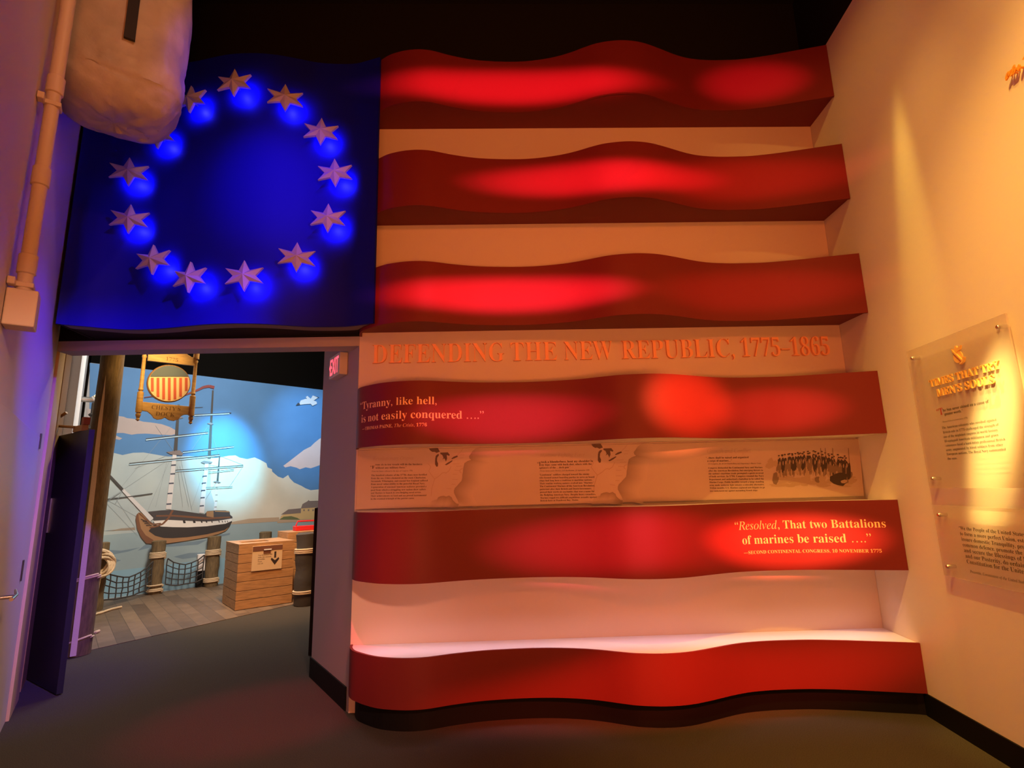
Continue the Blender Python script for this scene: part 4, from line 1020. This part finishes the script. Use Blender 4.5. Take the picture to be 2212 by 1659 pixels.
# donation crate and the taller crate behind it
def crate(o, ux, uy, w_, d_, h_, planks, label, slot=None):
    t = thing('crate', o, label, 'crate', 'wooden dock crates')
    b = mb(M['crate']); g = .006; ph = h_/planks
    for k in range(planks):
        for (a, c) in (((0, 0), (w_, .02)), ((0, d_-.02), (w_, d_)), ((0, .0205), (.02, d_-.0205)), ((w_-.02, .0205), (w_, d_-.0205))):
            b.obox(o, ux, uy, (0, 0, 1), (a[0], a[1], .006+k*ph), (c[0], c[1], .006+(k+1)*ph-g))
    b.build('planks', t, bevel=.003)
    mb(M['crated']).obox(o, ux, uy, (0, 0, 1), (.021, .021, .008), (w_-.021, d_-.021, h_-.02)).build('lining', t)
    b = mb(M['crate'])
    if slot:
        x0, x1, y0, y1 = slot
        for a, c in (((0, 0), (w_, y0)), ((0, y1), (w_, d_)), ((0, y0), (x0, y1)), ((x1, y0), (w_, y1))): b.obox(o, ux, uy, (0, 0, 1), (a[0]-.004*(a[0] == 0), a[1], h_), (c[0], c[1], h_+.022))
    else: b.obox(o, ux, uy, (0, 0, 1), (0, 0, h_), (w_, d_, h_+.022))
    b.build('lid', t)
    return t
cF = onZ(507, 1320, .006); cR = onZ(630, 1302, .006); cL = onZ(468, 1304, .006)
cF.z = cR.z = cL.z = 0
ux = (cR-cF).normalized(); uy = V((-ux.y, ux.x, 0))
wC = (cR-cF).length; dC = max(.3, (cL-cF).dot(uy)); hC = at_pole(516.5, 1176, cF)
t = crate(cF+V((0, 0, .006)), ux, uy, wC, dC, hC-.028, 7, 'wooden plank crate with a slot and an arrow placard, in front on the planks', (.10, wC*.62, dC*.3, dC*.62))
b = mb(M['placard']); OC = cF
def onC(px, py, off=0): return on_plane(px, py, cF-uy*off, -uy)
q = [onC(460+x/6.38, 1080+y/6.38, .012) for x, y in ((528, 990), (945, 940), (965, 605), (550, 645))]
cz0 = (q[0].z+q[1].z)/2; cz1 = (q[2].z+q[3].z)/2; cx0 = (q[0]-cF).dot(ux); cx1 = (q[1]-cF).dot(ux)
b.obox(cF, ux, -uy, (0, 0, 1), (cx0, .0005, cz0), (cx1, .012, cz1)); b.build('placard', t, bevel=.002)
b = mb(M['crated']); b.obox(cF, ux, -uy, (0, 0, 1), (cx0+.003, .0125, cz1-.07), (cx1-.003, .016, cz1-.003)); b.obox(cF, ux, -uy, (0, 0, 1), (cx0+(cx1-cx0)*.36, .0125, cz1-.115), (cx0+(cx1-cx0)*.60, .016, cz1-.07)); b.build('placard_header', t)
mb(M['white']).obox(cF, ux, -uy, (0, 0, 1), (cx0+(cx1-cx0)*.37, .0165, cz1-.066), (cx0+(cx1-cx0)*.62, .024, cz1-.050)).build('latch', t)
b = mb(M['ink'])
def ctext(body, fu, fv, wd):
    fn, L = flat_fn(cF+ux*(cx0+(cx1-cx0)*fu)+V((0, 0, cz0+(cz1-cz0)*fv)), cF+ux*cx1+V((0, 0, cz0+(cz1-cz0)*fv)), -uy, .0126); put_text(b, body, fn, (cx1-cx0)*wd, 1.0)
for k, (s, wd) in enumerate((('You donations will', .47), ('make this museum', .44), ('possible.', .24), ('Thank', .14), ('you all', .17))): ctext(bold(s), .19, .60-.085*k, wd)
ax = cx0+(cx1-cx0)*.76; az = cz0+(cz1-cz0)*.18
b.plate([(ax-.014, az+.10), (ax-.014, az+.19), (ax+.014, az+.19), (ax+.014, az+.10)], cF-uy*.0122+V((0, 0, 0)), ux, (0, 0, 1), -uy, .001)
b.plate([(ax-.06, az+.08), (ax-.05, az+.105), (ax, az+.065), (ax+.05, az+.105), (ax+.06, az+.08), (ax, az)], cF-uy*.0122, ux, (0, 0, 1), -uy, .001)
b.build('placard_print', t)
c2 = cR + ux*.01 + uy*.36
h2 = at_pole(630, 1150, c2)
crate(c2+V((0, 0, .006)), ux, uy, .95, .55, h2-.028, 7, 'taller wooden plank crate behind, with a red carrier on top')
rp = c2+ux*.18+uy*.20
t = thing('red_carrier', rp+V((0, 0, h2)), 'small red carrier with a handle on top of the taller crate', 'carrier')
zr = h2+.002
b = mb(M['redplast']); b.obox(rp, ux, uy, (0, 0, 1), (0, 0, zr), (.42, .16, zr+.075)); b.build('tray', t, bevel=.006)
b = mb(M['redplast']); b.ring([rp+uy*.08+ux*.02+V((0, 0, zr+.07)), rp+uy*.08+ux*.05+V((0, 0, zr+.15)), rp+uy*.08+ux*.37+V((0, 0, zr+.15)), rp+uy*.08+ux*.40+V((0, 0, zr+.07))], .013, 8); b.build('handle', t, smooth=True)
# white box beyond the second net
wb = onM(449, 1200, .06); wb.z = 0
t = thing('dock_box', wb, 'small white topped box on a dark base behind the second net', 'box')
zb0, zb1 = at_pole(444, 1232, wb), at_pole(444, 1196, wb)
mb(M['white']).obox(wb, MU_D, MU_N, (0, 0, 1), (-.17, -.045, zb0), (-.04, .03, zb1)).build('white_top', t, bevel=.01)
mb(M['black']).obox(wb, MU_D, MU_N, (0, 0, 1), (-.16, -.045, .007), (-.045, .025, zb0-.001)).build('dark_base', t)

# hanging tavern-style sign
sd = 6.6
ctr = EYE+ray(364, 838)*(sd/ray(364, 838).y)
SU = MU_D; SN = MU_N
t = thing('hanging_sign', ctr, 'carved wooden 1775 hanging sign with a round medallion in the dock doorway', 'sign')
def onS(px, py, off=0): return on_plane(px, py, ctr+SN*off, SN)
def S4(x, y): 
    q = onS(180+x/7.373, 740+y/7.373); return ((q-ctr).dot(SU), q.z-ctr.z)
def board(name, pts, m_, th=.035, off=0.0):
    return mb(M[m_]).plate([S4(*p) for p in pts], ctr+SN*off-SN*th/2, SU, (0, 0, 1), SN, th).build(name, t, bevel=.003)
board('top_board', [(1020, 290), (1770, 372), (1790, 240), (1720, 235), (1650, 190), (1610, 100), (1610, -40), (1540, -80), (1500, 60), (1485, 150), (1430, 170), (1365, 140), (1400, 80), (1370, -80), (1260, -60), (1230, 60), (1170, 130), (1100, 155), (1035, 140)], 'signw')
board('bottom_board', [(935, 945), (1690, 1020), (1670, 1150), (1610, 1150), (1550, 1175), (1510, 1225), (1440, 1250), (1360, 1235), (1300, 1195), (1250, 1220), (1180, 1230), (1120, 1205), (1080, 1150), (1020, 1100), (930, 1085)], 'signw')
def spindle(name, a, c, w_top):
    A = S4(*a); B = S4(*c)
    P0 = ctr+SU*A[0]+V((0, 0, A[1])); P1 = ctr+SU*B[0]+V((0, 0, B[1])); x = (P0+P1)/2
    P0 = V((x.x, x.y, P0.z)); P1 = V((x.x, x.y, P1.z)); h = P0.z-P1.z
    prof = [(0, .002), (.015, .016), (.03, .010), (.045, .022), (.06, .026), (.075, .030), (.22, .030), (.225, .016), (.25, .024), (.27, .018), (.62, .020), (.64, .026), (.66, .016), (.67, .030), (.90, .030), (.905, .018), (.925, .026), (.945, .022), (.965, .014), (.985, .020), (1.0, .004)]
    return mb(M['signw']).ring([P0-V((0, 0, h*f)) for f, r in prof], [r*1.1 for f, r in prof], 18).build(name, t, smooth=True)
spindle('turned_post', (1010, -110), (862, 1250), 0); spindle('turned_post', (1835, -20), (1690, 1300), 0)
def oval(cx, cy, rx, ry, n=40): return [(cx+math.cos(2*math.pi*k/n)*rx, cy+math.sin(2*math.pi*k/n)*ry) for k in range(n)]
board('medallion_rim', oval(1355, 655, 348, 300), 'engr', .03, .0)
M['sg_cream'] = mat('medallion_cream', (.78, .60, .36), .6); M['sg_blue'] = mat('medallion_blue', (.09, .13, .17), .6); M['sg_red'] = mat('medallion_red', (.55, .10, .05), .6)
o = board('medallion', oval(1357, 657, 332, 285), 'sg_cream', .008, .020); o['label'] = 'cream medallion face'
def part_oval(f, n=40): return [p for p in oval(1357, 657, 330, 283, 80) if f(p)]
o = board('medallion_band', part_oval(lambda p: p[1] < 560)[::1], 'sg_blue', .003, .026); o['label'] = 'dark blue upper band'
for x in range(1090, 1640, 90):
    h_ = 281*math.sqrt(max(0.0, 1-((x+22-1357)/328)**2)) if x > 1357 else 281*math.sqrt(max(0.0, 1-((x-22-1357)/328)**2))
    board('medallion_bar', [(x-22, 566), (x+22, 566), (x+22, 655+h_*.96), (x-22, 655+h_*.96)], 'sg_red', .003, .026)
b = mb(M['engr'])
def stext(body, a, c, vs=1.0):
    A = onS(180+a[0]/7.373, 740+a[1]/7.373, .0185); B = onS(180+c[0]/7.373, 740+c[1]/7.373, .0185)
    z = (A.z+B.z)/2; A.z = B.z = z; fn, L = flat_fn(A, B, SN, 0.001); put_text(b, body, fn, L, vs, -0.008)
stext(bold('1775'), (1312, 285), (1508, 305), 1.0); b.build('carved_date', t); b = mb(M['engr']); stext(bold('CHESTY’S'), (1085, 1055), (1545, 1088), 1.05); b.build('carved_lettering', t); b = mb(M['engr']); stext(bold('DOCK'), (1150, 1165), (1455, 1175), 1.0)
b.build('carved_lettering', t)
mb(M['dsteel']).ring([onS(310, 740)+V((0, 0, .05)), V((onS(310, 740).x, onS(310, 740).y, 6.19))], .006, 8).ring([onS(430, 750)+V((0, 0, .05)), V((onS(430, 750).x, onS(430, 750).y, 6.19))], .006, 8).build('hanging_chain', t)

# jointed metal bracket on the wall beyond the black door
wp = onL(170, 862, .02)
t = thing('wall_bracket', wp, 'metal wall bracket with a dark jointed rod hanging beyond the black door', 'bracket')
b = mb(M['steel']).ring([wp+LW_N*.02, wp+LW_N*.17], .035, 14).ring([wp+LW_N*.15+V((0, 0, .05)), wp+LW_N*.26-V((0, 0, .09))], .045, 14); b.build('elbow', t, smooth=True)
rp0 = wp+LW_N*.16
b = mb(M['dsteel']).ring([rp0-V((0, 0, .04)), rp0-V((0, 0, .62))], .020, 12)
for z in (.2, .38): b.ring([rp0-V((0, 0, z-.02)), rp0-V((0, 0, z)), rp0-V((0, 0, z+.02))], [.03, .045, .03], 12)
b.build('jointed_rod', t, smooth=True)
